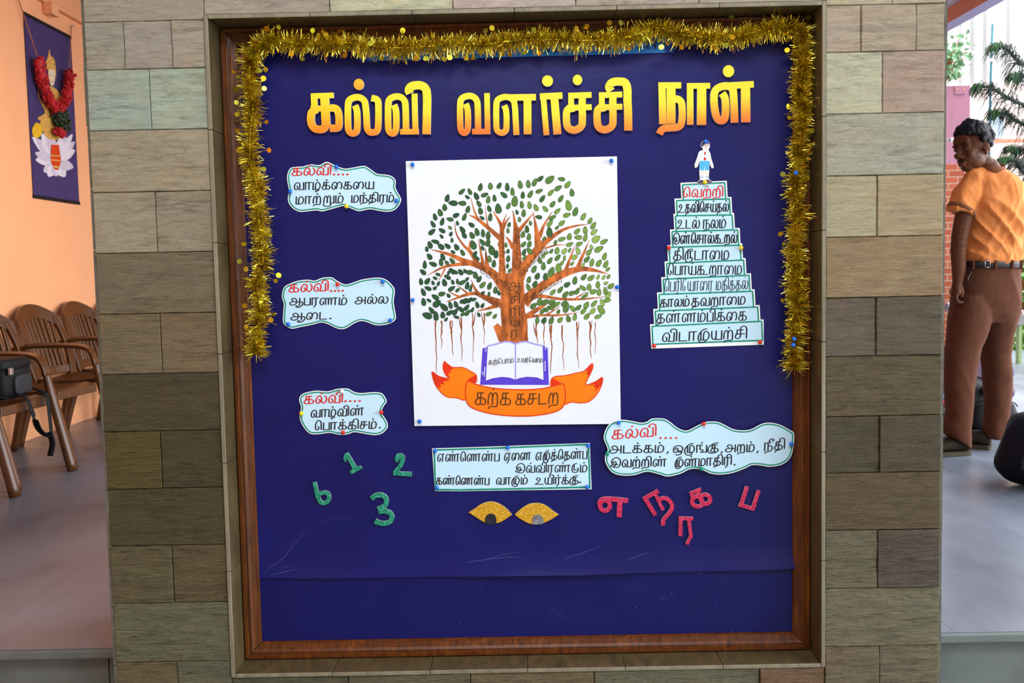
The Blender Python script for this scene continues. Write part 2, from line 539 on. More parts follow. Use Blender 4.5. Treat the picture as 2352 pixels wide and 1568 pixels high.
# ------------------------------------------------------------------ materials of the setting
def stone_material():
    t = NT('split_stone')
    at = t.n('ShaderNodeAttribute', attribute_name='tile_tint')
    v = t.coords((1.2, 1, 7.5))
    v2 = t.coords((1, 1, 2.2), rot=(0, math.radians(12), 0))
    big = t.noise(v2, 6, 4, 0.62, 0.6)
    lay = t.noise(v, 13, 6, 0.72, 0.4)
    fine = t.noise(v, 60, 4, 0.7)
    dark = t.mix(1.0, at.outputs['Color'], (0.58, 0.56, 0.50), 'MULTIPLY')
    lite = t.mix(1.0, at.outputs['Color'], (1.26, 1.28, 1.24), 'MULTIPLY')
    c = t.mix(t.ramp(lay, [(0.30, (0, 0, 0)), (0.58, (1, 1, 1))]), dark, lite)
    c = t.mix(t.ramp(big, [(0.52, (0, 0, 0)), (0.60, (0.5, 0.5, 0.5))]), c, t.mix(1.0, c, (1.12, 0.95, 0.80), 'MULTIPLY'))
    c = t.mix(t.ramp(fine, [(0.60, (0, 0, 0)), (0.74, (0.6, 0.6, 0.6))]), c, t.mix(1.0, at.outputs['Color'], (0.34, 0.30, 0.24), 'MULTIPLY'))
    # flaked layers: stepped noise
    def step(sc, st, seed):
        mp = t.coords((1.0, 1.0, 3.2), rot=(0, math.radians(seed), 0))
        f = t.noise(mp, sc, 5, 0.62, 0.35)
        sn = t.n('ShaderNodeMath', operation='SNAP'); t.l(f, sn.inputs[0]); sn.inputs[1].default_value = st
        return f, sn.outputs[0]
    f1, s1 = step(4.2, 0.085, 4)
    f2, s2 = step(11.0, 0.075, -6)
    c = t.mix(t.ramp(s1, [(0.36, (0.5,) * 3), (0.44, (0.12,) * 3), (0.52, (0, 0, 0)), (0.60, (0.4,) * 3)], 'CONSTANT'), c, t.mix(1.0, at.outputs['Color'], (1.25, 1.22, 1.12), 'MULTIPLY'))
    d = t.n('ShaderNodeMath', operation='SUBTRACT'); t.l(f1, d.inputs[0]); t.l(s1, d.inputs[1])
    tick = t.noise(t.coords((1.4, 1, 16)), 17, 4, 0.7, 0.3)
    rgh = at.outputs['Alpha']
    tk = t.mix(1.0, t.ramp(tick, [(0.57, (0, 0, 0)), (0.66, (0.85,) * 3)]), rgh, 'MULTIPLY')
    c = t.mix(tk, c, t.mix(1.0, at.outputs['Color'], (0.28, 0.25, 0.20), 'MULTIPLY'))
    tl = t.mix(1.0, t.ramp(tick, [(0.34, (0.6,) * 3), (0.42, (0, 0, 0))]), rgh, 'MULTIPLY')
    c = t.mix(tl, c, t.mix(1.0, at.outputs['Color'], (1.7, 1.7, 1.6), 'MULTIPLY'))
    c = t.mix(t.mix(1.0, t.ramp(d.outputs[0], [(0.005, (0, 0, 0)), (0.008, (0.6,) * 3), (0.013, (0, 0, 0))]), rgh, 'MULTIPLY'), c, t.mix(1.0, at.outputs['Color'], (1.9, 1.9, 1.8), 'MULTIPLY'))  # highlight along flake edges, painted into the colour as pale lines
    c = t.mix(t.ramp(d.outputs[0], [(0.000, (0.5,) * 3), (0.006, (0, 0, 0))]), c, t.mix(1.0, at.outputs['Color'], (0.30, 0.26, 0.20), 'MULTIPLY'))
    t.l(c, t.b.inputs['Base Color'])
    t.b.inputs['Roughness'].default_value = 0.5
    t.b.inputs['Specular IOR Level'].default_value = 0.38
    n1 = t.bump(s1, 1.0, 0.030)
    n2 = t.bump(s2, 0.9, 0.016, n1)
    n3 = t.bump(lay, 0.55, 0.008, n2)
    n4 = t.bump(tick, 0.5, 0.010, n3)
    st = t.n('ShaderNodeMath', operation='MULTIPLY'); t.l(rgh, st.inputs[0]); st.inputs[1].default_value = 0.9
    t.l(st.outputs[0], n4.node.inputs['Strength'])
    t.bump(fine, 0.4, 0.004, n4)
    return t.m

def floor_material():
    t = NT('polished_floor_stone')
    v = t.coords((1.0, 0.5, 1), rot=(0, 0, math.radians(-28)))
    a = t.noise(v, 2.2, 3, 0.5, 0.2)
    b = t.noise(t.coords((6, 0.8, 1), rot=(0, 0, math.radians(-35))), 3.0, 3, 0.5)
    c = t.ramp(a, [(0.3, lin((98, 104, 116))), (0.7, lin((130, 138, 152)))])
    c = t.mix(t.ramp(b, [(0.5, (0, 0, 0)), (0.9, (0.35, 0.35, 0.35))]), c, lin((84, 90, 102)))
    br = t.n('ShaderNodeTexBrick')
    br.offset = 0.0
    br.inputs['Scale'].default_value = 1.0
    br.inputs['Brick Width'].default_value = 0.9
    br.inputs['Row Height'].default_value = 1.2
    br.inputs['Mortar Size'].default_value = 0.0013
    t.l(t.coords(), br.inputs['Vector'])
    c = t.mix(br.outputs['Fac'], c, lin((84, 80, 80)))
    t.l(c, t.b.inputs['Base Color'])
    rg = t.ramp(a, [(0.2, (0.22,) * 3), (0.8, (0.36,) * 3)])
    t.l(rg, t.b.inputs['Roughness'])
    t.b.inputs['Specular IOR Level'].default_value = 0.55
    return t.m

def wood_material():
    t = NT('varnished_wood')
    a = t.noise(t.coords((26, 26, 2.2)), 3.2, 5, 0.65, 0.5)
    c = t.ramp(a, [(0.3, lin((52, 25, 5))), (0.55, lin((98, 50, 10))), (0.75, lin((128, 74, 20)))])
    g = t.noise(t.coords(), 9, 3)
    c = t.mix(t.ramp(g, [(0.45, (0, 0, 0)), (0.7, (0.7, 0.7, 0.7))]), c, lin((76, 37, 7)))
    t.l(c, t.b.inputs['Base Color'])
    t.b.inputs['Roughness'].default_value = 0.36
    t.b.inputs['Specular IOR Level'].default_value = 0.35
    t.bump(a, 0.08, 0.002)
    return t.m

M_STONE = stone_material()
M_JOINT = mat('dark_joint', (52, 46, 38), 0.95)
M_LIP = mat('dressed_stone_edge', (126, 120, 98), 0.6, var=0.25, scale=40, bump=0.3, stretch=(1, 1, 0.15))
M_EDGE = mat('tile_side_stone', (92, 90, 78), 0.7, var=0.25, scale=30)
M_REV = mat('reveal_stone', (88, 75, 48), 0.4, var=0.35, scale=14, bump=0.25, stretch=(3, 1, 0.6))
M_FLOOR = floor_material()
M_RISER = mat('riser_stone', (104, 112, 108), 0.6, var=0.25, scale=5, bump=0.15)
M_WALL = mat('orange_plaster', (250, 176, 126), 0.85, var=0.03, scale=3, bump=0.05, bscale=60, spec=0.3)
M_CEIL = mat('lilac_ceiling_paint', (186, 174, 190), 0.9, var=0.02)
M_BEAM = mat('terracotta_paint', (214, 130, 98), 0.8, var=0.03)
M_BEAMU = mat('lilac_paint', (170, 160, 196), 0.8, var=0.03)
M_OUT = mat('garden_soil', (120, 112, 92), 0.95, var=0.2, scale=2)
M_WHITE = mat('white_render', (238, 236, 236), 0.85, var=0.02)
M_PALEPINK = mat('pale_pink_render', (240, 216, 212), 0.85, var=0.02)

# ------------------------------------------------------------------ the stone pillar
PY = 2.5                                     # its front face
XL, XR = -1.051, 1.057
RX0, RX1, RZ0, RZ1 = -0.745, 0.756, -0.0195, 1.627      # the recess of the board
LIP = 0.010
def zr(px, py): return P(px, py, PY).z
def xr(px, py): return P(px, py, PY).x

KT = 0.80
tiles = []                                    # x0, x1, z0, z1, tint
def course(x0, x1, z0, z1, joints, tints):
    xs = [x0] + joints + [x1]
    for i in range(len(xs) - 1):
        tiles.append((xs[i], xs[i + 1], z0, z1, tints[i % len(tints)]))
lj = [48, 158, 298, 440, 580, 720, 858, 990, 1122, 1253, 1385, 1520]
lrow = [([285, 395], [(166, 160, 146), (168, 162, 148), (160, 154, 138)]), ([345], [(162, 172, 160), (164, 174, 160)]), ([], [(160, 150, 128)]), ([358], [(160, 150, 126), (156, 146, 122)]), ([], [(118, 108, 86)]),
        ([370], [(126, 112, 84), (128, 114, 86)]), ([], [(82, 74, 50)]), ([370], [(100, 86, 46), (86, 76, 48)]), ([], [(86, 79, 52)]), ([397], [(108, 99, 72), (106, 91, 64)]), ([], [(118, 115, 88)])]
XLI, XRI = RX0 - LIP, RX1 + LIP
for i, (js, tn) in enumerate(lrow):
    z1, z0 = zr(350, lj[i]), zr(350, lj[i + 1])
    ym = (lj[i] + lj[i + 1]) / 2
    course(XL, XLI, z0, z1, [xr(j, ym) for j in js], tn)
rj = [10, 118, 260, 402, 543, 682, 817, 955, 1085, 1217, 1350, 1483]
rrow = [([1978, 2105], [(168, 150, 130), (170, 152, 130), (172, 156, 132)]), ([2027], [(186, 180, 152), (166, 144, 126)]), ([], [(162, 156, 138)]), ([2015], [(168, 152, 122), (160, 142, 112)]), ([], [(154, 132, 96)]),
        ([2012], [(104, 92, 74), (100, 86, 68)]), ([], [(98, 83, 54)]), ([2020], [(84, 74, 50), (92, 79, 55)]), ([], [(98, 81, 50)]), ([2015], [(114, 108, 82), (88, 77, 61)]), ([], [(128, 118, 92)])]
for i, (js, tn) in enumerate(rrow):
    z1, z0 = zr(2025, rj[i]), zr(2025, rj[i + 1])
    ym = (rj[i] + rj[i + 1]) / 2
    course(XRI, XR, z0, z1, [xr(j, ym) for j in js], tn)
ztl, ztr = zr(350, 48), zr(2025, 10)
ztop = RZ1 + LIP
course(XL, XLI, ztl, ztl + 0.152, [], [(170, 160, 146)])
course(XRI, XR, ztr, ztr + 0.152, [xr(2050, 0)], [(178, 168, 140), (172, 164, 140)])
tops = [xr(j, 10) for j in (757, 1040, 1322, 1606)]
course(XLI, XRI, ztop, ztop + 0.14, tops, [(168, 156, 142), (200, 196, 166), (186, 168, 158), (178, 160, 148), (172, 158, 138)])
for k in range(8):
    z0 = max(ztl, ztr, ztop + 0.0) + 0.152 + 0.15 * k
    z0 = ztop + 0.14 + 0.155 * k
    course(XL, XR, max(z0, ztl + 0.152) if k == 0 else z0, z0 + 0.155, [XL + 0.3 * q + 0.11 * (k % 2) for q in range(1, 7)], [(170, 158, 140), (180, 172, 146), (162, 160, 148)])
zbl, zbr, zbot = zr(350, 1520), zr(2025, 1483), RZ0 - LIP
course(XL, XLI, zbl - 0.152, zbl, [xr(408, 1550)], [(118, 104, 76), (112, 110, 88)])
course(XRI, XR, zbr - 0.152, zbr, [xr(2020, 1530)], [(124, 108, 82), (120, 110, 86)])
course(XLI, XRI, zbot - 0.15, zbot, [xr(j, 1555) for j in (800, 1080, 1365, 1745)], [(106, 100, 76), (112, 104, 80), (118, 104, 74), (110, 104, 82), (126, 96, 66)])
for k in range(2):
    z0 = zbot - 0.15 - 0.152 * (k + 1)
    course(XL, XR, z0, z0 + 0.145, [XL + 0.3 * q + 0.13 * (k % 2) for q in range(1, 7)], [(112, 100, 70), (118, 110, 84)])

def build_pillar():
    mb = MB()
    tint = []
    G = 0.0007
    for ti, (x0, x1, z0, z1, c) in enumerate(tiles):
        x0 += G; x1 -= G; z0 += G; z1 -= G
        if x1 - x0 < 0.01 or z1 - z0 < 0.01:
            continue
        nx, nz = max(3, int((x1 - x0) / 0.011)), max(3, int((z1 - z0) / 0.007))
        rr = random.Random(ti * 31 + 5)
        d0 = rr.uniform(-0.0018, 0.0015)
        lean = rr.uniform(-0.002, 0.002)
        off = Vector((rr.uniform(0, 50), rr.uniform(0, 50), rr.uniform(0, 50)))
        vs = []
        for j in range(nz + 1):
            for i in range(nx + 1):
                u = 0.0018 / (x1 - x0) * (i == 1) + (1 - 0.0018 / (x1 - x0)) * (i == nx - 1) if i in (1, nx - 1) else i / nx
                w = 0.0018 / (z1 - z0) * (j == 1) + (1 - 0.0018 / (z1 - z0)) * (j == nz - 1) if j in (1, nz - 1) else j / nz
                x, z = x0 + (x1 - x0) * u, z0 + (z1 - z0) * w
                q = Vector((x * 7, 0, z * 38)) + off
                h = noise.fractal(q, 0.9, 2.1, 4) * (0.0014 + 0.0016 * max(0.0, min(1.0, 1.2 - z)))
                s = noise.noise(Vector((x * 9, 3.0, z * 22)) + off)
                h += 0.0016 * (math.floor(s * 4 + 0.5) / 4)
                e = min(i, nx - i, j, nz - j)
                y = PY + d0 + lean * (u - 0.5) - h + (0.0022 if e == 0 else 0.0)
                jx = noise.noise(Vector((z * 60, 1, ti))) * 0.0008 if i in (0, nx) else 0
                jz = noise.noise(Vector((x * 40, 7, ti))) * 0.0006 if j in (0, nz) else 0
                vs.append((x + jx, y, z + jz))
        W = nx + 1
        fs = [(j * W + i, j * W + i + 1, (j + 1) * W + i + 1, (j + 1) * W + i) for j in range(nz) for i in range(nx)]
        # rim back to the mortar bed
        rim = [i for i in range(W)] + [j * W + nx for j in range(1, nz + 1)] + [nz * W + i for i in range(nx - 1, -1, -1)] + [j * W for j in range(nz - 1, 0, -1)]
        k = len(vs)
        vs += [(vs[r][0], PY + 0.014, vs[r][2]) for r in rim]
        m = len(rim)
        fs += [(rim[(a + 1) % m], rim[a], k + a, k + (a + 1) % m) for a in range(m)]
        rgh = max(0.12, min(1.0, (1.35 - (z0 + z1) / 2) * 1.3)) * rr.uniform(0.8, 1.0)
        base = tuple(v * KT * k for v, k in zip(lin(c), (0.955, 1.0, 1.03)))
        ja = rr.uniform(0.9, 1.1)
        col = tuple(min(1, v * ja * rr.uniform(0.97, 1.03)) for v in base)
        n0 = len(mb.v)
        mb.add(vs, fs, 0, False)
        tint += [(*col, rgh)] * (len(mb.v) - n0)
    n0 = len(mb.v)
    zb, zt = -0.45, 3.05
    yb, yf = 2.92, PY + 0.012
    mb.box((XL + 0.004, yf, zb), (RX0 - 0.002, yb, zt), 1)
    mb.box((RX1 + 0.002, yf, zb), (XR - 0.004, yb, zt), 1)
    mb.box((RX0 - 0.002, yf, RZ1 + 0.002), (RX1 + 0.002, yb, zt), 1)
    mb.box((RX0 - 0.002, yf, zb), (RX1 + 0.002, yb, RZ0 - 0.002), 1)
    mb.box((RX0 - 0.002, 2.63, RZ0 - 0.002), (RX1 + 0.002, yb, RZ1 + 0.002), 1)
    # side claddings, seen edge-on from the front
    for xa, xb in ((XL - 0.006, XL + 0.003), (XR - 0.003, XR + 0.006)):
        z = zb
        while z < zt:
            mb.box((xa + random.uniform(-.001, .001), PY + 0.001 + random.uniform(0, .003), z + 0.001), (xb, yb, min(zt, z + 0.151)), 2)
            z += 0.152
    tint += [(0.1, 0.09, 0.07, 0.5)] * (len(mb.v) - n0)
    o = mb.build('pillar', [M_STONE, M_JOINT, M_EDGE])
    a = o.data.color_attributes.new('tile_tint', 'FLOAT_COLOR', 'POINT')
    a.data.foreach_set('color', [x for c in tint for x in c])
    tag(o, 'broad pillar clad in split stone tiles around the recessed notice board', 'pillar', kind='structure')
    # dressed stone lining of the recess
    mb = MB()
    y0, y1 = PY - 0.004, 2.62
    pr = 0.0012
    for (ax0, az0, ax1, az1, vert) in ((RX0 - LIP, RZ0 - LIP, RX0, RZ1 + LIP, 1), (RX1, RZ0 - LIP, RX1 + LIP, RZ1 + LIP, 1),
                                       (RX0, RZ1, RX1, RZ1 + LIP, 0), (RX0, RZ0 - LIP, RX1, RZ0, 0)):
        a, b = (az0, az1) if vert else (ax0, ax1)
        n = 6
        for k in range(n):
            s0, s1 = a + (b - a) * k / n + pr / 2, a + (b - a) * (k + 1) / n - pr / 2
            yy = y0 + random.uniform(-0.001, 0.001)
            if vert:
                mb.box((ax0, yy, s0), (ax1, yy + 0.004, s1), 1); mb.box((ax0, yy + 0.004, s0), (ax1, y1, s1), 0)
            else:
                mb.box((s0, yy, az0), (s1, yy + 0.004, az1), 1); mb.box((s0, yy + 0.004, az0), (s1, y1, az1), 0)
    o = mb.build('trim_1', [M_REV, M_LIP], bevel=0.0015)
    tag(o, 'dressed stone lining of the notice board recess', 'trim', kind='structure')
build_pillar()

# ------------------------------------------------------------------ veranda shell
GZ = -0.45
EY = PF(2250, 1451).y                         # front edge of the raised floor
mb = MB()
mb.box((-3.08, EY, -0.03), (3.75, 11.0, 0.0))
mb.box((3.75, 5.6, -0.03), (9.0, 11.0, 0.0))
tag(mb.build('floor', M_FLOOR), 'polished grey stone floor of the raised veranda', 'floor', kind='structure')
mb = MB()
for x0, x1 in ((-3.08, -1.06), (1.062, 1.085 + 0.30), (1.387, 3.75)):
    mb.box((x0 + .001, EY - 0.014, -0.026), (x1 - .001, EY + 0.0, -0.0005 - (0.004 if x0 > 1.3 else 0)))
tag(mb.build('trim_2', M_RISER, bevel=0.005), 'rounded stone nosing along the veranda edge', 'trim', kind='structure')
mb = MB()
for x0, x1 in ((-3.08, -1.14), (-1.138, -1.063), (1.067, 3.75)):
    mb.box((x0 + .001, EY + 0.02, GZ), (x1 - .001, 2.9, -0.03))
tag(mb.build('wall_step', M_RISER), 'grey stone riser below the veranda floor', 'riser', kind='structure')
mb = MB(); mb.box((-3.1, -4.1, GZ - 0.05), (9.0, 2.95, GZ))
tag(mb.build('floor_lower', M_RISER), 'lower courtyard paving in front of the pillar', 'floor', kind='structure')
mb = MB(); mb.box((-3.23, -4.1, GZ), (-3.08, 11.0, 3.05))
tag(mb.build('wall_left', M_WALL), 'long orange plastered wall behind the row of chairs', 'wall', kind='structure')
mb = MB(); mb.box((-3.23, -4.25, GZ), (3.7, -4.1, 3.05))  # unseen wall behind the camera, added to control light on the pillar
tag(mb.build('added_unseen_wall_back', M_CEIL), 'unseen plastered wall opposite the notice board, added to control the light', 'wall', kind='structure')
mb = MB(); mb.box((-3.23, 10.9, 0), (1.6, 11.05, 3.05))
tag(mb.build('wall_end', M_WALL), 'orange plastered wall closing the veranda', 'wall', kind='structure')
mb = MB(); mb.box((-3.23, -4.25, 3.05), (3.70, 11.05, 3.2))
tag(mb.build('ceiling', M_CEIL), 'lilac painted veranda ceiling', 'ceiling', kind='structure')
mb = MB()
mb.box((3.55, -4.25, 2.93), (3.68, 11.05, 3.05), 0)
mb.add([(3.551, -4.25, 2.9295), (3.679, -4.25, 2.9295), (3.679, 11.05, 2.9295), (3.551, 11.05, 2.9295)], [(0, 3, 2, 1)], 1)
tag(mb.build('beam', [M_BEAM, M_BEAMU]), 'terracotta edge beam of the veranda roof with lilac underside', 'beam', kind='structure')
mb = MB(); mb.box((-3.2, 11.05, -0.30), (40, 40, -0.25)); mb.box((9.0, -4.1, -0.5), (40, 11.05, -0.25))
tag(mb.build('ground', M_OUT), 'bare ground of the garden beyond the veranda', 'ground', kind='structure')
# ------------------------------------------------------------------ the notice board in the recess
YB = 2.606                                    # face of the blue sheet
def navy_material(name, dark):
    t = NT(name)
    v = t.coords()
    a = t.noise(v, 2.4, 4, 0.6)
    base = lin((22, 23, 94)) if not dark else lin((20, 21, 90))
    c = t.ramp(a, [(0.3, tuple(x * 0.86 for x in base)), (0.7, tuple(x * 1.12 for x in base))])
    # faint scuffs and specks of white dust
    s = t.noise(t.coords((1, 1, 3.0), rot=(0, math.radians(35), 0)), 5, 5, 0.7, 1.2)
    c = t.mix(t.ramp(s, [(0.62, (0, 0, 0)), (0.82, (0.16, 0.16, 0.16))]), c, lin((96, 96, 160)))
    vo = t.n('ShaderNodeTexVoronoi'); vo.inputs['Scale'].default_value = 42; t.l(v, vo.inputs['Vector'])
    sep = t.n('ShaderNodeSeparateColor'); t.l(vo.outputs['Color'], sep.inputs[0])
    pick = t.ramp(sep.outputs[1], [(0.40, (0, 0, 0)), (0.41, (1, 1, 1))])
    near = t.ramp(vo.outputs['Distance'], [(0.030, (1, 1, 1)), (0.055, (0, 0, 0))])
    both = t.mix(1.0, pick, near, 'MULTIPLY')
    c = t.mix(both, c, lin((176, 176, 200)))
    t.l(c, t.b.inputs['Base Color'])
    t.b.inputs['Roughness'].default_value = 0.33
    t.b.inputs['Specular IOR Level'].default_value = 0.28
    n1 = t.bump(t.noise(v, 2.0, 2, 0.5), 0.25, 0.02)
    t.bump(t.noise(t.coords((1, 1, 2.2), rot=(0, math.radians(40), 0)), 9, 2, 0.5), 0.10, 0.01, n1)
    return t.m
M_NAVY, M_NAVY2 = navy_material('navy_sheet', False), navy_material('navy_under_sheet', True)
M_WOOD = wood_material()

board = empty('notice_board', (0.005, YB, 0.8))
tag(board, 'large navy blue notice board in a varnished wooden frame set into the pillar', 'notice board')

def frame_rail(a, b, ia, ib, name_label=None):
    """moulded rail from outer corner a to b, inner corners ia, ib (x, z)"""
    prof = [(0.0, 0.0), (0.0, 0.020), (0.08, 0.025), (0.24, 0.025), (0.32, 0.019), (0.38, 0.018), (0.44, 0.022), (0.52, 0.020), (0.60, 0.017), (0.84, 0.013), (0.92, 0.012), (1.0, 0.006), (1.0, -0.004)]
    mb = MB()
    yb = YB + 0.004
    row = lambda t: [(a[0] + (ia[0] - a[0]) * u + t * ((b[0] + (ib[0] - b[0]) * u) - (a[0] + (ia[0] - a[0]) * u)),
                      yb - h,
                      a[1] + (ia[1] - a[1]) * u + t * ((b[1] + (ib[1] - b[1]) * u) - (a[1] + (ia[1] - a[1]) * u))) for u, h in prof]
    n = len(prof)
    vs = row(0.0006) + row(0.9994)
    fs = [(i, i + 1, n + i + 1, n + i) for i in range(n - 1)]
    fs += [tuple(range(n - 1, -1, -1)), tuple(range(n, 2 * n)), (n - 1, 0, n, 2 * n - 1)]
    mb.add(vs, fs, 0)
    return mb.build('frame_rail', M_WOOD, board)
FW = 0.043
OX0, OX1, OZ0, OZ1 = RX0 + .001, RX1 - .001, RZ0 + .001, RZ1 - .001
I = [(OX0 + FW, OZ1 - FW), (OX1 - FW, OZ1 - FW), (OX1 - FW, OZ0 + FW), (OX0 + FW, OZ0 + FW)]
Oc = [(OX0, OZ1), (OX1, OZ1), (OX1, OZ0), (OX0, OZ0)]
for k in range(4):
    frame_rail(Oc[k], Oc[(k + 1) % 4], I[k], I[(k + 1) % 4])

def sheet(name, x0, x1, z0, z1, nx, nz, fy, fz, m):
    mb = MB()
    vs = []
    for j in range(nz + 1):
        for i in range(nx + 1):
            u, w = i / nx, j / nz
            x = x0 + (x1 - x0) * u
            z = fz(u, w, z0 + (z1 - z0) * w)
            vs.append((x, fy(u, w, x, z), z))
    W = nx + 1
    mb.add(vs, [(j * W + i, j * W + i + 1, (j + 1) * W + i + 1, (j + 1) * W + i) for j in range(nz) for i in range(nx)], 0, True)
    return mb.build(name, m, board)
seam_l, seam_r = P(597, 1327, YB).z, P(1825, 1303, YB).z
seam_m = P(1200, 1319, YB).z
def seam(u):
    lnz = seam_l + (seam_r - seam_l) * u
    return lnz + (seam_m - (seam_l + seam_r) / 2) * 4 * u * (1 - u) + 0.0022 * noise.noise(Vector((u * 9, 2, 0)))
CREASE = [(*[P(a, b, YB)[k] for k in (0, 2)], *[P(c, d, YB)[k] for k in (0, 2)], h) for a, b, c, d, h in ((612, 1318, 702, 1222, 0.0022), (1035, 1305, 1195, 1268, 0.0012), (1275, 1290, 1420, 1248, 0.0010), (690, 1205, 760, 1130, 0.0008))]
def up_y(u, w, x, z):
    e = max(0.0, 1 - w / 0.05)
    lift = (0.004 + 0.014 * max(0, noise.noise(Vector((x * 3.1, 5.5, 0))) + 0.25)) * e * e
    cr = 0.0012 * max(0.0, 1 - w / 0.30) * noise.noise(Vector((x * 5 + z * 4, 1, z * 9 - x * 5)))
    for (ax, az, bx, bz, h) in CREASE:
        dx, dz = bx - ax, bz - az
        q = math.hypot(dx, dz)
        t = ((x - ax) * dx + (z - az) * dz) / q / q
        if -0.05 < t < 1.05:
            dd = ((x - ax) * dz - (z - az) * dx) / q
            cr += h * max(0.0, 1 - abs(dd) / 0.008) * max(0.0, min(1.0, 6 * (t + 0.05), 6 * (1.05 - t)))
    return YB + 0.0004 - lift - cr
def up_z(u, w, z):
    s = seam(u)
    return s + (OZ1 - FW + 0.004 - s) * w
upper = sheet('upper_sheet', OX0 + FW - 0.004, OX1 - FW + 0.004, 0, 1, 190, 250, up_y, up_z, M_NAVY)
upper['label'] = 'navy sheet with a curling lower edge'
M_SHEENWEAR = mat('crease_sheen_and_wear', (62, 62, 128), 0.6, var=0.4, scale=120)  # sheen along the creases painted as pale lines, together with whitened wear
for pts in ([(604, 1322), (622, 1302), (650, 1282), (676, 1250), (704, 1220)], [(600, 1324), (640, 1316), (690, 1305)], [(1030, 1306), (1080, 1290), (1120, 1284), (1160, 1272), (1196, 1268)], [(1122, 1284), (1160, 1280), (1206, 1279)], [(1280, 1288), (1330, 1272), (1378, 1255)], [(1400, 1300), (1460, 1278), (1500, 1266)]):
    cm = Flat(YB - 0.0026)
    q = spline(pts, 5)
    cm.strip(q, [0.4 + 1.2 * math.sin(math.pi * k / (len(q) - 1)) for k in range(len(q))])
    cm.build('crease_sheen_wear', M_SHEENWEAR, upper)
lower = sheet('lower_sheet', OX0 + FW - 0.004, OX1 - FW + 0.004, OZ0 + FW - 0.002, seam_r + 0.06, 60, 20,
      lambda u, w, x, z: YB + 0.0025 - 0.0012 * abs(noise.noise(Vector((x * 3 + z * 5, 1, z * 7 - x * 3)))), lambda u, w, z: z, M_NAVY2)
mb = MB(); mb.box((OX0, YB + 0.0045, OZ0), (OX1, YB + 0.018, OZ1))
mb.build('backing', M_JOINT, board)

# ------------------------------------------------------------------ paints and papers
def paper(name, rgb, rough=0.55):
    return mat(name, rgb, rough, var=0.02, scale=8, spec=0.35)
M_CARD = paper('pale_blue_card', (196, 234, 252))
M_CARDEDGE = paper('white_card_edge', (240, 250, 250))
M_POSTER = paper('white_poster_paper', (230, 238, 246))
def ink(name, rgb, var=0.25, scale=120):
    return mat(name, rgb, 0.6, var=var, scale=scale, spec=0.25)
M_BLACK = ink('black_marker', (44, 40, 46), 0.5, 160)
M_RED = ink('red_marker', (214, 44, 36), 0.25, 160)
M_GREEN = ink('green_marker', (26, 142, 120), 0.3, 60)
M_INKSOFT = ink('faded_black_marker', (88, 56, 26), 0.3, 160)
M_BARK = mat('brown_watercolour', (180, 98, 42), 0.6, var=0.7, scale=60, stretch=(1, 1, 0.3), spec=0.25)
M_BARKD = mat('dark_brown_watercolour', (150, 74, 26), 0.6, var=0.3, scale=40, spec=0.25)
LEAFM = [mat('leaf_paint', c, 0.6, var=0.28, scale=150, spec=0.25) for c in ((44, 82, 52), (58, 98, 50), (86, 124, 56), (112, 150, 62), (142, 176, 84))]
M_LEAFLINE = ink('leaf_outline', (34, 62, 40))
M_ORANGE = mat('orange_poster_paint', (255, 126, 4), 0.55, var=0.08, scale=20, spec=0.25)
M_REDP = mat('red_poster_paint', (222, 50, 12), 0.55, var=0.12, scale=30, spec=0.25)
M_PURPLE = mat('purple_poster_paint', (88, 66, 208), 0.55, var=0.1, scale=40, spec=0.25)
M_LILAC = mat('lilac_poster_paint', (164, 156, 236), 0.55, var=0.08, scale=40, spec=0.25)

def crop(ox, oy, s):
    return lambda x, y: (ox + x / s, oy + y / s)
def mapped(f, pts):
    return [(*f(p[0], p[1]), *p[2:]) for p in pts]

# pins ------------------------------------------------------------------
PINM = {'blue': mat('blue_pin', (20, 110, 226), 0.25, var=0.02), 'red': mat('red_pin', (226, 44, 26), 0.25, var=0.02), 'yellow': mat('yellow_pin', (244, 218, 24), 0.25, var=0.02),
        'green': mat('green_pin', (12, 150, 118), 0.25, var=0.02), 'white': mat('white_pin', (236, 240, 244), 0.25, var=0.02)}
M_STEEL = mat('steel', (190, 190, 195), 0.3, metal=1.0, var=0.03)
def pin(px, py, colour, label, y=None, group=None):
    Y = (y if y is not None else YB - 0.003)
    c = P(px, py, Y - 0.0075)
    mb = MB()
    d = Vector((random.uniform(-.12, .12), 1, random.uniform(-.15, .05))).normalized()
    mb.ball(c, 0.0057, 14, 9, 0)
    mb.tube([c + d * 0.0045, c + d * 0.0068], [0.0026, 0.0022], 8, 0)
    mb.tube([c + d * 0.006, c + d * 0.013], 0.0006, 6, 1)
    o = mb.build('push_pin', [PINM[colour], M_STEEL])
    tag(o, label, 'push pin', group or 'round headed push pins on the board')

# speech cards ----------------------------------------------------------
def inset(pts, d):
    vs, _ = ribbon(pts, 2 * d, True)
    n = len(pts)
    return vs[n:] if abs(sum(vs[i - 1][0] * vs[i][1] - vs[i][0] * vs[i - 1][1] for i in range(n))) > abs(sum(vs[n + i - 1][0] * vs[n + i][1] - vs[n + i][0] * vs[n + i - 1][1] for i in range(n))) else vs[:n]

